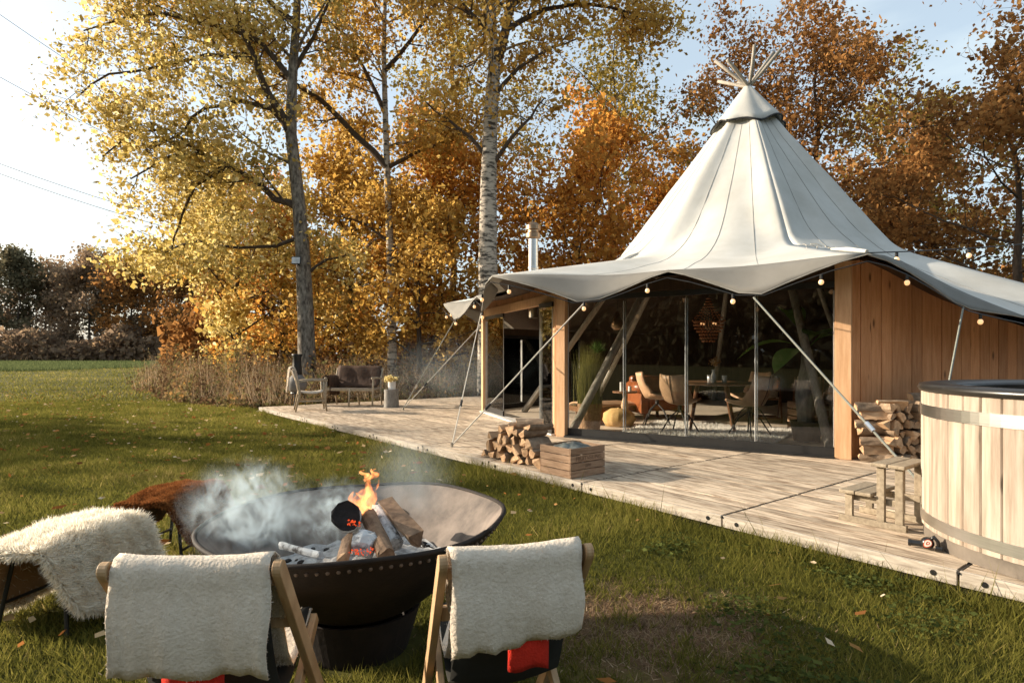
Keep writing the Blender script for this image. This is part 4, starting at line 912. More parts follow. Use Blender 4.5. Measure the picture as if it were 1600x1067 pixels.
def red_pad(label, loc, rotz, x, z, w, h, y=-.240):
    b = MB(); P_ = []
    for i in range(7):
        P_.append([Vector((x + (j / 6 - .5) * w, y - .012 * math.sin(PI * j / 6) * math.sin(PI * i / 6), z - h * i / 6 - .006 * math.sin(j * 1.2))) for j in range(7)])
    b.grid(P_); o = b.build('felt_pad', m_red, None, smooth=True, solid=.012); o.location = loc; o.rotation_euler.z = rotz
    return tag(o, label, 'pad', 'red felt pads under the fleeces')
A1 = math.radians(2.5); A2 = math.radians(14)
def back_at(c, rz):                                          # chair origin from the place of its top bar
    return Vector((c[0], c[1], 0)) + rotm(0, 0, rz) @ Vector((0, .23, 0))
L1c = back_at((-.905, 1.755), A1); L2c = back_at((.012, 1.86), A2)
folding_chair('folding_chair', 'wooden folding chair in the left foreground, back to the viewer', L1c, A1, m_chair, .48, 'folding chairs at the fire')
folding_chair('folding_chair', 'wooden folding chair in the middle foreground, right of the other', L2c, A2, m_chair, .45, 'folding chairs at the fire')
fleece('fleece_throw', 'white fleece hung over the left foreground chair', L1c, A1, .445, .285, 3, .0, 'fleeces on the folding chairs')
fleece('fleece_throw', 'white fleece hung over the right foreground chair, lower on its left', L2c, A2, .405, .245, 5, .045, 'fleeces on the folding chairs')
red_pad('red felt flap at the bottom edge of the photo under the left fleece', L1c, A1, .0, .50, .17, .17)
red_pad('stitched red felt pad hanging under the right fleece', L2c, A2, .035, .525, .125, .125)

# ------------------------------------------------------------------ hide-covered wire stools
def wire_stool(label, loc, rotz, group):
    r = thing('wire_stool', label, 'stool', loc, rotz, group)
    for sx in (-1, 1):
        for sy in (-1, 1):
            b = MB(); b.tube([(sx * .13, sy * .20, .44), (sx * .20, sy * .25, 0)], .010, 7); b.build('leg', m_black, r)
    b = MB(); b.tube([(-.14, -.21, .44), (.14, -.21, .44), (.14, .21, .44), (-.14, .21, .44), (-.14, -.21, .44)], .010, 6); b.build('seat_frame', m_black, r)
    b = MB(); b.tube([(-.175, -.235, .14), (-.175, .235, .14)], .008, 6); b.build('stretcher', m_black, r)
    b = MB(); b.tube([(.175, -.235, .14), (.175, .235, .14)], .008, 6); b.build('stretcher', m_black, r)
    return r
def arch_hide(name, label, loc, rotz, leaf, n, ln, wd, seed, drop, suede, base, top=.47, group=None):
    """hide draped over a stool like an arch: local y is the arch axis, open end at -y"""
    r = thing(name, label, 'sheepskin', loc, rotz, group); P_ = []; NY = 19; NX = 33
    for i in range(NY):
        f = i / (NY - 1); y = -.31 + .60 * f; row = []
        for j in range(NX):
            s = j / (NX - 1) * 2 - 1; a = abs(s); lobe = .5 + .5 * math.sin(PI * (f * .92 + .06)); dz = drop[0 if s < 0 else 1] * (.70 + .30 * lobe)
            if a < .45: x = s / .45 * .17; z = top - .02 * (a / .45) ** 4 * 2 - .018 * math.cos(PI * s / .9)
            else:
                g_ = (a - .45) / .55; x = math.copysign(.17 + .05 * math.sin(g_ * PI / 2) + .055 * g_ ** 2, s); z = top - .04 - dz * g_ ** 1.05
            y2 = y * (1 - .10 * (a ** 3)) + (-.05 * math.cos(s * 2.2) if f < .2 else 0) * (1 - f * 5 if f < .2 else 0)
            z += .014 * mnoise.noise(Vector((x * 9, y * 9, z * 9 + seed))) - .03 * math.cos(f * PI) ** 6 * (1 - a)
            row.append(Vector((x + .012 * math.sin(y * 14 + s * 3), y2, z)))
        P_.append(row)
    b = MB(); b.grid([[Vector((p.x * .95, p.y, p.z - .012)) for p in row] for row in P_]); b.build('skin', suede, r, smooth=True)
    b = MB(); b.grid(P_); v, f = list(b.v), list(b.f); b.build('wool_base', base, r, smooth=True)
    wool([Vector(p) for p in v], f, n, ln, wd, leaf, r, seed, 'wool', .25, .75, .42, tint0=.55)
    ed = [[v[j], v[j + 1]] for j in range(NX - 1)] + [[v[(NY - 1) * NX + j], v[(NY - 1) * NX + j + 1]] for j in range(NX - 1)] + [[v[i * NX], v[(i + 1) * NX]] for i in range(NY - 1)] + [[v[i * NX + NX - 1], v[(i + 1) * NX + NX - 1]] for i in range(NY - 1)]
    b = MB()
    for p, q in ed: b.tube([p, q], .010, 5, cap=False)
    wool(b.v, b.f, n // 4, ln * .9, wd, leaf, r, seed + 1, 'wool_edge', .25, .9, .4, tint0=.6)
    return r
AX = math.radians(-10); s1 = Vector((-2.26, 3.19, 0)); s2 = Vector((-2.20, 4.02, 0))
wire_stool('black wire stool under the ivory sheepskin at the left edge', s1, AX, 'wire stools at the fire')
wire_stool('black wire stool under the brown hide beside the fire bowl', s2, AX + .12, 'wire stools at the fire')
arch_hide('sheepskin', 'ivory long-haired sheepskin draped over the stool at the left edge', s1, AX, lf_white, 69000, .045, .006, 41, (.36, .33), m_suede, m_ivory, .475)
arch_hide('sheepskin', 'curly brown sheepskin draped over the stool behind the ivory one', s2, AX + .12, lf_curl, 60000, .022, .009, 42, (.27, .30), m_brownfur, m_brownwool, .49)

# ------------------------------------------------------------------ firewood stacks, crate
log_vars = [log_mesh(k, .30, r, lr, [m_logend, m_bark]) for k, r in (('wedge', .052), ('wedge', .06), ('wedge', .047), ('half', .058), ('half', .05), ('round', .042), ('wedge', .056), ('wedge', .064))]
def lay_log(p, d, roll, var, label, group, sc=1.):
    o = link('firewood_log', log_vars[var], None); o.location = p; o.rotation_mode = 'QUATERNION'; o.scale = (sc, 1, sc)
    o.rotation_quaternion = Vector(d).to_track_quat('Y', 'Z') @ Matrix.Rotation(roll, 3, 'Y').to_quaternion(); return tag(o, label, 'firewood', group)
r2 = random.Random(12); s0 = F0 + U * 8.66 + Vv * .24; ORD = ['first', 'second', 'third', 'fourth', 'fifth', 'sixth', 'seventh', 'eighth', 'ninth', 'tenth']; ROW = ['bottom', 'second', 'third', 'fourth', 'fifth', 'sixth', 'seventh']      # low stack along the deck edge
for row, n_, off in ((0, 8, 0), (1, 7, .06), (2, 6, .14), (3, 4, .34)):
    for k in range(n_):
        p = s0 + U * (off + k * .130 + r2.uniform(-.010, .010)) + Vv * r2.uniform(-.03, .03); p.z = DZ + .052 + row * .098
        lay_log(p, Vv + U * r2.uniform(-.15, .15), r2.uniform(0, 6.28), r2.randrange(8), 'split log %s from the left in the %s row of the low stack' % (ORD[k], ROW[row]), 'logs stacked beside the crate', 1.15)
for k, (a, rr) in enumerate(((.62, .3), (.78, -.4), (.50, .2))):
    p = s0 + U * a + Vv * .02; p.z = DZ + .048 + 4 * .096 - .02 * k
    lay_log(p, Vv * .7 + U * (.5 + rr), r2.uniform(0, 6), 3 + k, ['grey half log lying across the top of the low stack', 'topmost split log of the low stack, nearest the crate', 'short log on top of the low stack, left of the grey half log'][k], 'logs stacked beside the crate', 1.15)
w3 = (corners[7] - corners[0]).normalized(); n3 = outn(7); s3 = C + corners[0] + n3 * .27 + w3 * .12
for row in range(7):
    n_ = 10 if row < 6 else 6
    for k in range(n_):
        p = s3 + w3 * (.05 * (row % 2) + k * .118 + r2.uniform(-.01, .01)) + n3 * r2.uniform(-.04, .05); p.z = DZ + .05 + row * .093
        if k == 0: d = w3 * .8 + n3 * r2.uniform(.1, .7); p = p + w3 * .02
        else: d = n3 + w3 * r2.uniform(-.2, .2)
        lay_log(p, d, r2.uniform(0, 6.28), r2.randrange(8), 'split log %s from the left in the %s row of the tall stack' % (ORD[k], ROW[row]), 'logs stacked against the wall', 1.08)
for k, (a, lab) in enumerate(((.22, 'pale log lying on top of the tall stack at its left end'), (.62, 'big split log on top of the tall stack near the tub'), (.80, 'topmost dark split log of the tall stack'))):
    p = s3 + w3 * a + n3 * .05; p.z = DZ + .05 + (6.6 + .35 * k) * .093; lay_log(p, w3 * .7 + n3 * .4 * (1 - k), 1.2 * k, (6, 3, 1)[k], lab, 'logs stacked against the wall', 1.3)

ca, cb_, cc = at(847, 735, DZ), at(891.5, 748.5, DZ), at(945, 739, DZ)
crx = math.atan2(cc.y - cb_.y, cc.x - cb_.x); CW, CD, CH = .48, .44, .29
crate = thing('wooden_crate', 'old slatted orchard crate with faded print beside the low log stack', 'crate', cb_, crx)      # local x along the printed side, y along the other
for k in range(4):
    z = CH * (k + .5) / 4; h = CH / 4 - .007
    for (c_, d_) in (((CW / 2, .006, z), (CW, .012, h)), ((CW / 2, CD - .006, z), (CW, .012, h)), ((.006, CD / 2, z), (.0115, CD - .026, h)), ((CW - .006, CD / 2, z), (.0115, CD - .026, h))):
        b = MB(); b.box((0, 0, 0), d_); o = b.build('slat', m_crate, crate, bevel=.002); o.location = (c_[0], c_[1], c_[2] + random.uniform(-.001, .001)); o.rotation_euler = (0, 0, random.uniform(-.004, .004))
for x in (.028, CW - .028):
    for y in (.028, CD - .028):
        b = MB(); b.box((x, y, CH / 2), (.03, .03, CH - .01)); b.build('corner_block', m_crate, crate)
b = MB(); b.box((CW / 2, CD / 2, .012), (CW - .03, CD - .03, .012)); b.build('bottom', m_crate, crate)
def text(s, size, loc, m, parent, rot=(PI / 2, 0, 0), name='lettering', ext=.0006):
    c = bpy.data.curves.new('txt', 'FONT'); c.body = s; c.size = size; c.align_x = 'CENTER'; c.align_y = 'CENTER'; c.extrude = ext; c.resolution_u = 3
    o = bpy.data.objects.new('txt', c); col.objects.link(o); dg = bpy.context.evaluated_depsgraph_get(); me = bpy.data.meshes.new_from_object(o.evaluated_get(dg)); bpy.data.objects.remove(o)
    me.materials.clear(); t = link(name, me, m, parent); t.location = loc; t.rotation_euler = rot; return t
text('FRUITVEILING', .058, (CW * .52, -.0016, CH * .625), m_ink, crate); text('ZPM', .042, (CW * .5, -.0016, CH * .375), m_ink, crate)
P_ = [[Vector((.04 + (CW - .08) * i / 12, .04 + (CD - .08) * j / 12, .25 + .03 * math.sin(PI * i / 12) * math.sin(PI * j / 12) * 2 + .03 * mnoise.noise(Vector((i * .5, j * .45, 3))))) for j in range(13)] for i in range(13)]
b = MB(); b.grid(P_); o = b.build('plastic_sheet', m_greybag, None, smooth=True, solid=.006); o.location = cb_; o.rotation_euler.z = crx; tag(o, 'crumpled grey plastic sheet heaped in the wooden crate', 'plastic sheet')

# ------------------------------------------------------------------ hot tub, its steps, drain valve
TC = Vector((3.6, 3.63, DZ)); TR, TH = .985, 1.0
tub = thing('hot_tub', 'round pale wooden hot tub with two steel bands at the right edge', 'hot tub', TC)
NS = 52; st = MB(); w = 2 * PI / NS
pts = []; prof2 = [(TR - .035, -.49), (TR, -.40), (TR, .40), (TR - .035, .49)]          # rounded outer face of a stave (r, angle fraction)
for z in (.085, TH - .03):
    for (r, f) in [(TR - .05, -.49)] + [(TR - .009, -.49), (TR - .002, -.43), (TR + .001, 0), (TR - .002, .43), (TR - .009, .49)] + [(TR - .05, .49)]:
        a = f * w; pts.append((r * math.cos(a), r * math.sin(a), z))
st.add(pts, [(k, (k + 1) % 7, 7 + (k + 1) % 7, 7 + k) for k in range(7)] + [tuple(reversed(range(7))), tuple(range(7, 14))]); stm = st.mesh('stave')
for k in range(NS):
    o = link('stave', stm, m_tub, tub); o.rotation_euler.z = 2 * PI * k / NS; o.location = (0, 0, 0)
for (z0, z1) in ((.80, .873), (.115, .182)):
    b = MB(); b.lathe([(TR + .002, z0), (TR + .0055, z0), (TR + .0055, z1), (TR + .002, z1)], 104); b.build('steel_band', m_steel, tub, smooth=False)
b = MB(); b.lathe([(TR - .20, TH - .02), (TR - .16, TH + .008), (TR - .05, TH + .012), (TR + .012, TH + .004), (TR + .022, TH - .018), (TR + .012, TH - .040), (TR - .02, TH - .042)], 96); b.build('rim', m_rubber, tub, smooth=True)
b = MB(); b.lathe([(TR - .19, TH - .01), (TR - .20, .2), (.001, .2)], 64); b.build('liner', m_rubber, tub, smooth=True)
b = MB(); b.lathe([(TR - .03, 0), (TR - .012, .002), (TR - .012, .088), (TR - .06, .088)], 96); b.build('base_ring', m_base, tub, smooth=False)
# steps
P0s = at(1432, 835, DZ) - U * .08
steps = thing('step_stool', 'weathered two-step wooden stool standing beside the hot tub', 'step stool', P0s, math.atan2(U.y, U.x))      # local -x down the steps, y into the depth
for d in (.0, .34):
    b = MB(); b.box((-.195, d, .022), (.44, .034, .044)); b.build('foot_rail', m_step, steps, bevel=.003)
    for (a, h) in ((.345, .21), (.135, .43), (.02, .43)):
        b = MB(); b.box((0, 0, h / 2 + .022), (.05, .032, h - .044)); o = b.build('leg', m_step, steps, bevel=.003); o.location = (-a, d, 0)
    b = MB(); b.box((-.18, d + (.029 if d < .1 else -.029), .175), (.36, .022, .045)); b.build('side_rail', m_step, steps, bevel=.003)
for (x, z) in ((-.345, .217), (-.235, .217), (-.135, .435), (-.025, .435)):
    b = MB(); b.box((0, 0, 0), (.106, .44, .026)); o = b.build('tread_board', m_step, steps, bevel=.007); o.location = (x, .17, z)
# drain valve with its logo
vl = thing('drain_valve', 'black plastic drain valve with a red and white logo at the foot of the tub', 'valve', at(1449, 858, DZ)); vl.scale = (.6, .6, .6); R_v = rotm(0, 0, math.radians(-38))
b = MB(); b.tube([R_v @ Vector((-.16, 0, .045)), R_v @ Vector((-.02, 0, .05))], [.030, .030], 14); b.build('outlet', m_plastic, vl, smooth=False)
b = MB(); b.tube([R_v @ Vector((-.165, 0, .045)), R_v @ Vector((-.14, 0, .045))], [.035, .035], 14); b.build('outlet_collar', m_plastic, vl)
b = MB(); b.sphere((0, 0, .065), .062, 16, 10); b.build('body', m_plastic, vl, smooth=True)
b = MB(); b.tube([R_v @ Vector((.02, 0, .10)), R_v @ Vector((.06, -.02, .14)), R_v @ Vector((.09, -.02, .10)), R_v @ Vector((.10, -.03, .03))], [.020, .022, .018, .016], 8); b.build('lever', m_plastic, vl, smooth=True)
b = MB(); b.tube([R_v @ Vector((.07, -.03, .03)), R_v @ Vector((.13, -.03, .03))], .03, 12); b.build('plug', m_plastic, vl)
fd = Vector((-.45, -.85, .25)).normalized(); fx = Vector((0, 0, 1)).cross(fd).normalized() * -1; fy_ = fd.cross(fx) * -1
def disc(r0, r1, off, m, name, squash=1.):
    b = MB(); c = Vector((0, 0, .065)) + fd * off; n = 20; P = []
    for k in range(n + 1):
        a = 2 * PI * k / n; tip = 1 + .55 * max(0, math.cos(a + .85)) ** 5; P.append([c + (fx * math.cos(a) + fy_ * math.sin(a)) * r0 * tip, c + (fx * math.cos(a) + fy_ * math.sin(a)) * r1 * tip])
    b.grid(P); b.build(name, m, vl, solid=.002)
disc(.0001, .036, .0625, m_logor, 'logo_ground'); disc(.016, .029, .0655, m_logo, 'logo_ring'); disc(.0001, .007, .066, m_logo, 'logo_dot')

# ------------------------------------------------------------------ terrace furniture at the far end of the deck
def frame_chair(name, label, cat, loc, rotz, W, m, mid=False):
    r = thing(name, label, cat, loc, rotz); D = .56
    xs = (-W / 2, W / 2) + ((0,) if mid else ())
    for x in xs:
        b = MB(); b.tube([(x, D / 2, 0), (x, D / 2 - .05, .40), (x, D / 2 - .06, .64 if x else .40)], [.018, .024, .02], 8); b.build('leg', m, r, smooth=True)
        b = MB(); b.tube([(x, -D / 2 - .06, 0), (x, -D / 2 + .03, .40), (x, -D / 2 - .02, .62), (x, -D / 2 - .12, .86)], [.018, .025, .022, .018], 8); b.build('leg', m, r, smooth=True)
        if x: 
            b = MB(); b.tube([(x, D / 2 + .02, .645), (x, 0, .65), (x, -D / 2 - .02, .62)], [.024, .02, .018], 8); b.build('armrest', m, r, smooth=True)
        b = MB(); b.bar((x, D / 2 - .03, .22), (x, -D / 2, .22), .02, .03); b.build('side_stretcher', m, r)
    for (y, z, nm) in ((D / 2 - .05, .38, 'seat_rail'), (-D / 2 + .02, .37, 'seat_rail'), (-D / 2 - .11, .84, 'top_rail'), (-D / 2 - .04, .66, 'back_rail')):
        b = MB(); b.bar((-W / 2, y, z), (W / 2, y, z), .026, .05); b.build(nm, m, r)
    b = MB(); b.grid([[Vector((W * (i / 8 - .5) * .96, D * (.42 - .88 * j / 6), .415 - .03 * math.sin(PI * j / 6) * (1 + .3 * math.cos(4 * PI * i / 8)))) for j in range(7)] for i in range(9)]); b.build('seat', m_cloth if mid else m_fleece, r, smooth=True, solid=.02)
    return r
ac = at(487, 641, DZ); frame_chair('armchair', 'wooden armchair at the far corner of the deck, facing right', 'chair', ac, math.radians(-68), .60, m_chairgrey)
bc = at(548, 635, DZ) + Vector((0, .25, 0)); frame_chair('garden_bench', 'grey wooden two-seat bench at the far end of the deck', 'bench', bc, math.radians(172), 1.12, m_chairgrey, True)
def drape(name, label, m, loc, rotz, path, W, cat='throw', waves=.01, fur=None, x0=0.):
    P = []
    for k, (y, z) in enumerate(path): P.append([Vector((x0 + W * (j / 14 - .5), y + waves * math.sin(j * 1.3 + k), z + waves * .7 * math.sin(j * .9 + k * .7))) for j in range(15)])
    r = thing(name, label, cat, loc, rotz); b = MB(); b.grid(P); v, f = list(b.v), list(b.f); b.build('hide', m, r, smooth=True, solid=.02)
    if fur: wool(v, f, fur[1], fur[2], fur[3], fur[0], r, 77, 'wool', .2, .7, .5)
    return r
drape('hide_throw', 'dark brown hide covering the back of the bench', m_brownfur, bc, math.radians(172), [(-.44, .50), (-.43, .66), (-.44, .82), (-.42, .905), (-.385, .915), (-.35, .86), (-.30, .68), (-.25, .50), (-.1, .44)], 1.06)
drape('hide_throw', 'dark brown hide hanging over the left arm of the bench', m_brownfur, bc + rotm(0, 0, math.radians(172)) @ Vector((.56, 0, 0)), math.radians(82), [(-.10, .25), (-.10, .45), (-.09, .66), (0, .70), (.09, .66), (.11, .52), (.10, .44)], .5)
drape('sheepskin_throw', 'white sheepskin folded over the back of the far armchair', m_fleece, ac, math.radians(-68), [(-.49, .42), (-.47, .60), (-.46, .80), (-.44, .90), (-.40, .925), (-.35, .88), (-.31, .70), (-.27, .50)], .40, fur=(lf_sherpa, 5000, .03, .01))
cm = thing('chiminea', 'pot-bellied clay chiminea with a black chimney behind the armchair', 'stove', (-5.02, 14.35, DZ))
b = MB(); b.lathe([(.001, .28), (.12, .29), (.20, .38), (.225, .50), (.19, .62), (.12, .70), (.10, .72)], 20); b.build('belly', m_clay, cm, smooth=True)
b = MB(); b.lathe([(.105, .70), (.115, .74), (.10, .95), (.095, 1.12), (.12, 1.17), (.12, 1.20), (.085, 1.20), (.08, 1.0)], 18); b.build('chimney', m_black, cm, smooth=True)
b = MB(); b.lathe([(.145, .27), (.155, .29), (.145, .31)], 18); b.build('stand_ring', m_black, cm)
for k in range(3):
    a = k * 2.094 + .5; b = MB(); b.tube([(.14 * math.cos(a), .14 * math.sin(a), .30), (.19 * math.cos(a), .19 * math.sin(a), 0)], .013, 6); b.build('leg', m_black, cm)
sg = at(611, 636, DZ); stp = thing('stump_table', 'grey tree stump serving as side table right of the bench', 'stump', sg)
b = MB(); b.lathe([(.17, 0), (.165, .1), (.158, .3), (.162, .40)], 22, fn=lambda r, z, a: (r * (1 + .05 * math.sin(3 * a + 1) + .02 * math.sin(8 * a)), z)); b.build('bark', m_stump, stp, smooth=True)
b = MB(); b.lathe([(.001, .403), (.163, .40)], 22, fn=lambda r, z, a: (r * (1 + .05 * math.sin(3 * a + 1) + .02 * math.sin(8 * a)), z)); b.build('cut_face', m_stump, stp)
pg = thing('flower_pot', 'white pot with a dried yellow flower head on the stump', 'flower pot', sg + Vector((.02, 0, .405)))
b = MB(); b.lathe([(.001, 0), (.085, 0), (.09, .17), (.08, .17), (.075, .03)], 18); b.build('pot', m_white, pg, smooth=False)
rng = np.random.default_rng(2); V, F = quads(rng.normal(0, 1, (260, 3)) * np.array([.06, .06, .035]) + np.array([-.04, 0, .23]), .04, rng); np_mesh('flower_head', V, F, lf_yellow, pg, rng.uniform(.4, 1, 260))['kind'] = 'stuff'
fl2 = thing('floodlight', 'small white-faced floodlight fixed to the leaning poplar trunk', 'floodlight', atZ(463, 407, 18.05)); b = MB(); b.box((0, 0, 0), (.25, .07, .22), rotm(-.2, 0, .1)); b.build('housing', m_black, fl2)
b = MB(); b.box((0, -.042, -.004), (.23, .012, .19), rotm(-.2, 0, .1)); b.build('glass', m_lampglass, fl2); b = MB(); b.bar((0, .03, -.08), (.06, .28, -.16), .03, .03); b.build('bracket', m_black, fl2)

# ------------------------------------------------------------------ inside the tent
FZ = DZ + .006
tb = thing('dining_table', 'round dark wooden dining table seen through the glass front', 'table', (3.12, 9.6, FZ))
b = MB(); b.lathe([(.001, .725), (.62, .725), (.65, .735), (.65, .755), (.001, .757)], 40); b.build('tabletop', m_table, tb)
for k in range(4):
    a = k * PI / 2 + .5; b = MB(); b.tube([(.30 * math.cos(a), .30 * math.sin(a), .725), (.46 * math.cos(a), .46 * math.sin(a), 0)], [.032, .02], 8); b.build('leg', m_table, tb)
def shell_chair(label, loc, rotz):
    r = thing('shell_chair', label, 'chair', loc, rotz, 'leather shell chairs at the dining table'); P = []
    for i in range(13):
        f = i / 12; row = []
        if f < .4: y, z, w = .24 - .42 * f / .4, .46 - .03 * math.sin(f / .4 * PI) + .015, .46
        else: g_ = (f - .4) / .6; y, z, w = -.18 - .16 * g_ - .03 * math.sin(g_ * PI), .46 + .42 * g_, .46 - .08 * g_ ** 2
        for j in range(11):
            u = j / 10 * 2 - 1; lift = .10 * abs(u) ** 2.2 * (1 - abs(f - .42)); row.append(Vector((u * w / 2, y + (.10 * abs(u) ** 2 if f > .4 else 0), z + (lift if f < .6 else lift * .5))))
        P.append(row)
    b = MB(); b.grid(P); b.build('shell', m_leather, r, smooth=True, solid=.03)
    b = MB(); b.tube([Vector(P[i][5]) + Vector((0, -.017, 0)) for i in range(5, 13)], .006, 5); b.build('back_seam', m_brownfur, r)
    b = MB(); b.tube([(0, 0, .43), (0, 0, .34)], .03, 8); b.build('hub', m_black, r)
    for k in range(4):
        a = k * PI / 2 + PI / 4; b = MB(); b.tube([(0, 0, .38), (.15 * math.cos(a), .15 * math.sin(a), .26), (.31 * math.cos(a), .31 * math.sin(a), 0)], .011, 6); b.build('leg', m_black, r)
    return r
shell_chair('tan leather shell chair with its back to the glass, left of the table', (2.50, 9.15, FZ), math.radians(-40))
shell_chair('tan leather shell chair seen from the side, far left of the table', (2.42, 10.25, FZ), math.radians(-100))
shell_chair('brown leather shell chair at the right front of the table', (3.42, 8.85, FZ), math.radians(28))
shell_chair('tan leather shell chair at the far right of the table', (3.95, 10.15, FZ), math.radians(120))
rugo = thing('shag_rug', 'white shaggy rug under the dining table', 'rug', (3.05, 9.45, FZ), math.atan2(-1.93, 2.88)); P = [[Vector((-1.1 + 2.2 * i / 20, -.85 + 1.7 * j / 16, .012 + .01 * mnoise.noise(Vector((i, j, 0))))) for j in range(17)] for i in range(21)]
b = MB(); b.grid(P); v, f = list(b.v), list(b.f); b.build('base', m_rug, rugo, smooth=True); wool(v, [q[::-1] for q in f], 16000, .05, .014, lf_shag, rugo, 9, 'pile', .1, -.6 if False else .7, .6)
ch = thing('chandelier', 'brown wooden bead chandelier hanging above the dining table', 'chandelier', (3.07, 9.6, 1.55))
def bead_ring(z, r, n, s, par, nm):
    b = MB()
    for k in range(n): a = 2 * PI * k / n; b.sphere((r * math.cos(a), r * math.sin(a), z), s, 6, 4)
    o = b.build(nm, m_beads, par, smooth=True); o['kind'] = 'stuff'
for (z, r, n) in ((.30, .215, 30), (.25, .215, 30), (.20, .205, 28), (.15, .175, 24), (.10, .13, 18), (.05, .12, 16), (.0, .09, 12)): bead_ring(z, r, n, .016, ch, 'bead_tier')
b = MB()
for k in range(16):
    a = 2 * PI * k / 16
    for j in range(9): f = j / 8; r = .215 * (1 - f) ** 1.5 + .03; b.sphere((r * math.cos(a), r * math.sin(a), .32 + .34 * f), .011, 5, 3)
o = b.build('bead_strands', m_beads, ch, smooth=True); o['kind'] = 'stuff'
b = MB(); b.tube([(0, 0, .66), (0, 0, 1.28)], .006, 5); b.build('chain', m_black, ch)
for k in range(4): a = k * PI / 2 + .3; b = MB(); b.sphere((.13 * math.cos(a), .13 * math.sin(a), .27), .018, 8, 6); b.build('bulb', m_ember2 if False else m_glow, ch, smooth=True)
pd = thing('pendant_lamp', 'small glass pendant lamp in the left pane of the glass front', 'lamp', (1.75, 10.2, 1.75)); b = MB(); b.lathe([(.001, .30), (.03, .28), (.10, .12), (.11, .05), (.06, 0)], 14); b.build('shade', m_rust, pd, smooth=True)
b = MB(); b.sphere((0, 0, .06), .035, 8, 6); b.build('bulb', m_glow, pd, smooth=True); b = MB(); b.tube([(0, 0, .3), (0, 0, .90)], .005, 5); b.build('cord', m_black, pd)
def pouf(label, loc, m, r_, h): 
    p = thing('pouf', label, 'pouf', loc); b = MB(); b.lathe([(.001, 0), (r_ * .8, 0), (r_, h * .35), (r_ * .93, h * .7), (r_ * .5, h * .97), (.001, h)], 48, fn=lambda r, z, a: (r * (1 + .035 * abs(math.sin(8 * a))), z)); b.build('cushion', m, p, smooth=True); b = MB(); b.sphere((0, 0, h), .03, 8, 4, (1, 1, .5)); b.build('button', m, p)
pouf('ribbed mustard pouf on the floor left of the dining table', (1.78, 10.25, FZ), m_pouf, .27, .29); pouf('brown pouf half hidden behind the potted reeds', (1.42, 10.5, FZ), m_cognac, .24, .30)
db = thing('daybed', 'low daybed covered with a hide at the back left of the tent', 'daybed', (2.0, 11.7, FZ), .3); b = MB(); b.box((0, 0, .17), (1.7, .7, .10)); b.build('frame', m_table, db, bevel=.01)
for x in (-.7, .7):
    for y in (-.28, .28): b = MB(); b.tube([(x, y, 0), (x, y, .13)], .03, 8); b.build('leg', m_table, db)
b = MB(); b.grid([[Vector((-.85 + 1.7 * i / 16, -.36 + .72 * j / 8, .24 + .05 * math.sin(PI * j / 8) + .02 * mnoise.noise(Vector((i * .6, j * .6, 0))))) for j in range(9)] for i in range(17)]); b.build('hide_cover', m_leather, db, smooth=True, solid=.03)
ar = thing('leather_armchair', 'cognac leather armchair with rolled arms behind the shell chairs', 'armchair', (2.75, 11.6, FZ), .2)
b = MB(); b.box((0, 0, .28), (.62, .62, .26)); b.build('seat', m_cognac, ar, bevel=.05); b = MB(); b.box((0, .33, .52), (.85, .18, .52)); b.build('backrest', m_cognac, ar, bevel=.06)
for s in (-1, 1): b = MB(); b.tube([(s * .40, -.36, .56), (s * .40, .34, .56)], .12, 14); b.build('arm_roll', m_cognac, ar, smooth=True); b = MB(); b.box((s * .40, 0, .30), (.15, .66, .40)); b.build('arm_panel', m_cognac, ar, bevel=.02)
for x in (-.38, .38): b = MB(); b.tube([(x, -.28, 0), (x, -.28, .13)], .03, 8); b.build('leg', m_table, ar)
stb = thing('side_table', 'small wooden side table with candle jars behind the mustard pouf', 'table', (2.02, 11.0, FZ)); b = MB(); b.lathe([(.001, .50), (.22, .50), (.22, .53), (.001, .53)], 20); b.build('tabletop', m_table, stb); b = MB(); b.lathe([(.06, .5), (.03, .42), (.07, .28), (.05, .1), (.13, 0)], 14); b.build('pedestal', m_logend, stb, smooth=True)
for k, (x, h, lab) in enumerate(((-.06, .16, 'tall pale candle jar on the small side table'), (.08, .09, 'short candle jar on the small side table'))):
    j = thing('candle_jar', lab, 'candle', (2.02 + x, 11.0 - .05 * k, FZ + .53)); b = MB(); b.lathe([(.001, 0), (.03, 0), (.03, h), (.001, h)], 12); b.build('jar', m_white, j); b = MB(); b.tube([(0, 0, h), (0, 0, h + .02)], .004, 5); b.build('wick', m_black, j)
vs = thing('flower_vase', 'glass vase with a pink dahlia on the dining table', 'vase', (3.10, 9.45, FZ + .757)); b = MB(); b.lathe([(.001, 0), (.04, 0), (.045, .10), (.025, .15), (.03, .20)], 14); b.build('vase', m_lampglass, vs, smooth=True)
b = MB(); b.tube([(0, 0, .02), (.01, 0, .30)], .004, 5); b.build('stem', m_soil, vs); rng = np.random.default_rng(3); V, F = quads(rng.normal(0, 1, (160, 3)) * .03 + np.array([.02, 0, .32]), .03, rng); np_mesh('flower_head', V, F, lf_litter, vs, rng.uniform(.5, 1, 160))['kind'] = 'stuff'
for k, (x, y) in enumerate(((.14, -.08), (-.02, .12))):
    j = thing('drinking_glass', ['pale tumbler right of the vase on the dining table', 'pale tumbler behind the vase on the dining table'][k], 'glass', (3.10 + x, 9.45 + y, FZ + .757)); b = MB(); b.lathe([(.001, 0), (.035, 0), (.04, .11), (.036, .11), (.031, .01)], 14); b.build('tumbler', m_lampglass, j, smooth=True); b = MB(); b.lathe([(.001, .012), (.033, .012), (.036, .07), (.001, .07)], 14); b.build('drink', m_white, j)
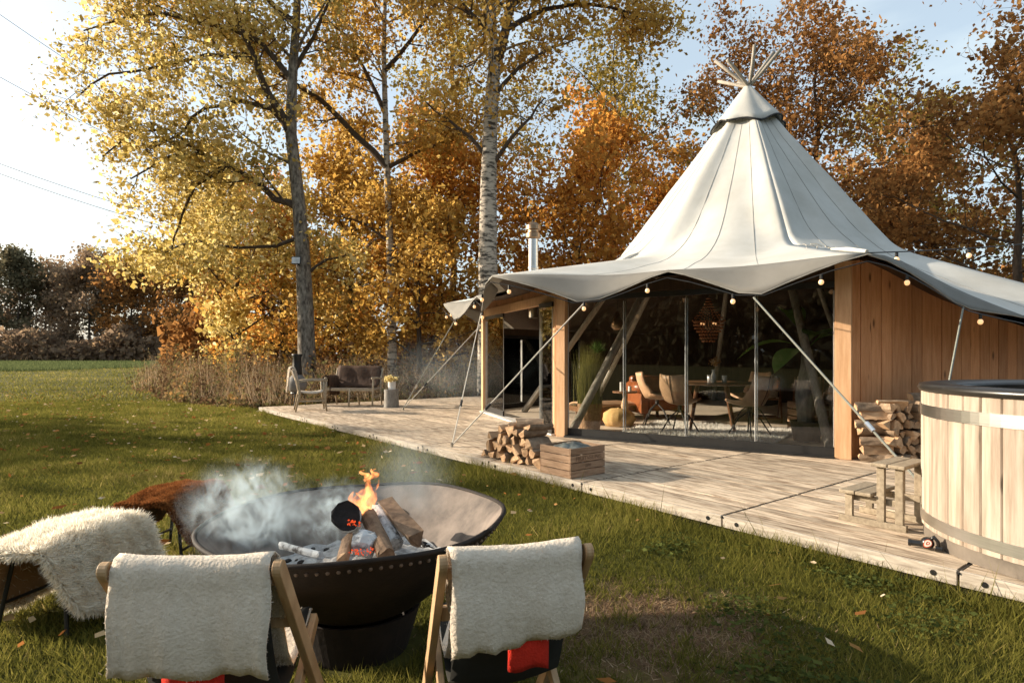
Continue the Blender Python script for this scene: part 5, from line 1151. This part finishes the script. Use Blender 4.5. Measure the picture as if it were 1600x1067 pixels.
# plants
pr_ = thing('potted_reeds', 'tall potted reed plant in the left corner behind the glass', 'plant', (1.22, 9.65, FZ)); b = MB(); b.lathe([(.001, 0), (.16, 0), (.20, .42), (.17, .42), (.16, .36), (.001, .36)], 20); b.build('pot', m_wicker, pr_, smooth=False)
rng = np.random.default_rng(31); n = 900; Pb = rng.normal(0, .07, (n, 3)); Pb[:, 2] = .36; V, F = blades(Pb, rng.uniform(.5, 1.05, n), rng.uniform(.006, .014, n), rng.uniform(.02, .22, n), rng); np_mesh('reed_leaves', V, F, lf_reed, pr_, rng.uniform(0, 1, n))['kind'] = 'stuff'
n = 320; a = rng.uniform(0, 2 * PI, n); el = rng.uniform(-.2, 1.4, n); ln = rng.uniform(.12, .26, n); c_ = np.array([.12, -.02, 1.22]); tipv = np.stack([np.cos(a) * np.cos(el) * ln, np.sin(a) * np.cos(el) * ln, np.sin(el) * ln], 1) + c_; sd = np.stack([-np.sin(a), np.cos(a), np.zeros(n)], 1) * .006
np_mesh('papyrus_head', np.stack([c_ - sd, c_ + sd, tipv], 1).reshape(-1, 3), np.arange(n * 3).reshape(n, 3), lf_plant, pr_, rng.uniform(0, 1, n)); b = MB(); b.tube([(.02, 0, .36), (.12, -.02, 1.22)], .012, 6); b.build('stalk', m_soil, pr_)
bp = thing('banana_plant', 'potted banana plant with broad leaves behind the right pane', 'plant', (4.05, 8.45, FZ)); bp.scale = (1.25, 1.25, 1.25); b = MB(); b.lathe([(.001, 0), (.13, 0), (.17, .22), (.15, .22), (.14, .18), (.001, .18)], 20); b.build('pot', m_pot, bp)
b = MB(); b.tube([(0, 0, .15), (-.02, 0, .5), (.02, 0, .85), (0, 0, 1.0)], [.085, .10, .075, .05], 12); b.build('stem', m_stump, bp, smooth=True)
for k, (az, ln, el, wd) in enumerate(((2.9, .75, .25, .24), (1.9, .85, 1.15, .36), (.3, .7, .5, .22), (3.6, .5, -.1, .28), (4.6, .5, .8, .24), (5.5, .6, .7, .22))):
    P = []; d = Vector((math.cos(az), math.sin(az), 0)); sdv = Vector((-math.sin(az), math.cos(az), 0))
    for i in range(11):
        f = i / 10; c = Vector((0, 0, 1.0)) + d * ln * f * math.cos(el) + Vector((0, 0, ln * (math.sin(el) * f + .35 * f - .75 * f * f))); w_ = wd * max(.02, math.sin(PI * max(0, f - .25) / .75) ** .7) * .5 if f > .25 else .012
        P.append([c - sdv * w_ + Vector((0, 0, w_ * .3)), c, c + sdv * w_ + Vector((0, 0, w_ * .3))])
    b = MB(); b.grid(P); o = b.build('leaf', lf_plant, bp, smooth=True); tt = o.data.attributes.new('tint', 'FLOAT', 'FACE'); tt.data.foreach_set('value', np.full(len(o.data.polygons), [.9, .35, .5, 1., .5, .4][k], np.float32))
cs = thing('wooden_crate', 'slatted crate standing indoors behind the banana plant', 'crate', (4.62, 9.6, FZ), .2)
for z in (.06, .17, .28, .39):
    for (c_, d_) in (((0, -.2, z), (.42, .012, .09)), ((0, .2, z), (.42, .012, .09)), ((-.204, 0, z), (.012, .38, .09)), ((.204, 0, z), (.012, .38, .09))): b = MB(); b.box(c_, d_); b.build('slat', m_crate, cs)
b = MB(); b.box((0, 0, .44), (.42, .41, .014)); b.build('lid', m_crate, cs)
for k, (x, y, rz, lab) in enumerate(((4.6, 11.1, 2.8, 'folding chair with a beige throw at the back of the tent, left one'), (5.25, 10.9, 2.6, 'folding chair with a beige throw at the back of the tent, right one'))):
    folding_chair('folding_chair', lab, (x, y, FZ), rz, m_table, .46, 'folding chairs inside the tent')
    drape('fleece_throw', ['beige throw on the left folding chair inside the tent', 'beige throw on the right folding chair inside the tent'][k], m_cloth, (x, y, FZ), rz, [(-.27, .55), (-.268, .74), (-.245, .775), (-.20, .765), (-.13, .60), (-.03, .42), (.06, .36), (.22, .43)], .38)
ml = thing('metal_trestle', 'steel-legged trestle stool beside the banana plant', 'stool', (4.33, 8.55, FZ), .4); b = MB(); b.box((0, 0, .52), (.30, .24, .03)); b.build('top', m_step, ml, bevel=.004)
for sx in (-1, 1):
    for sy in (-1, 1): b = MB(); b.tube([(sx * .09, sy * .07, .51), (sx * .15, sy * .12, 0)], .011, 8); b.build('leg', m_steel, ml)
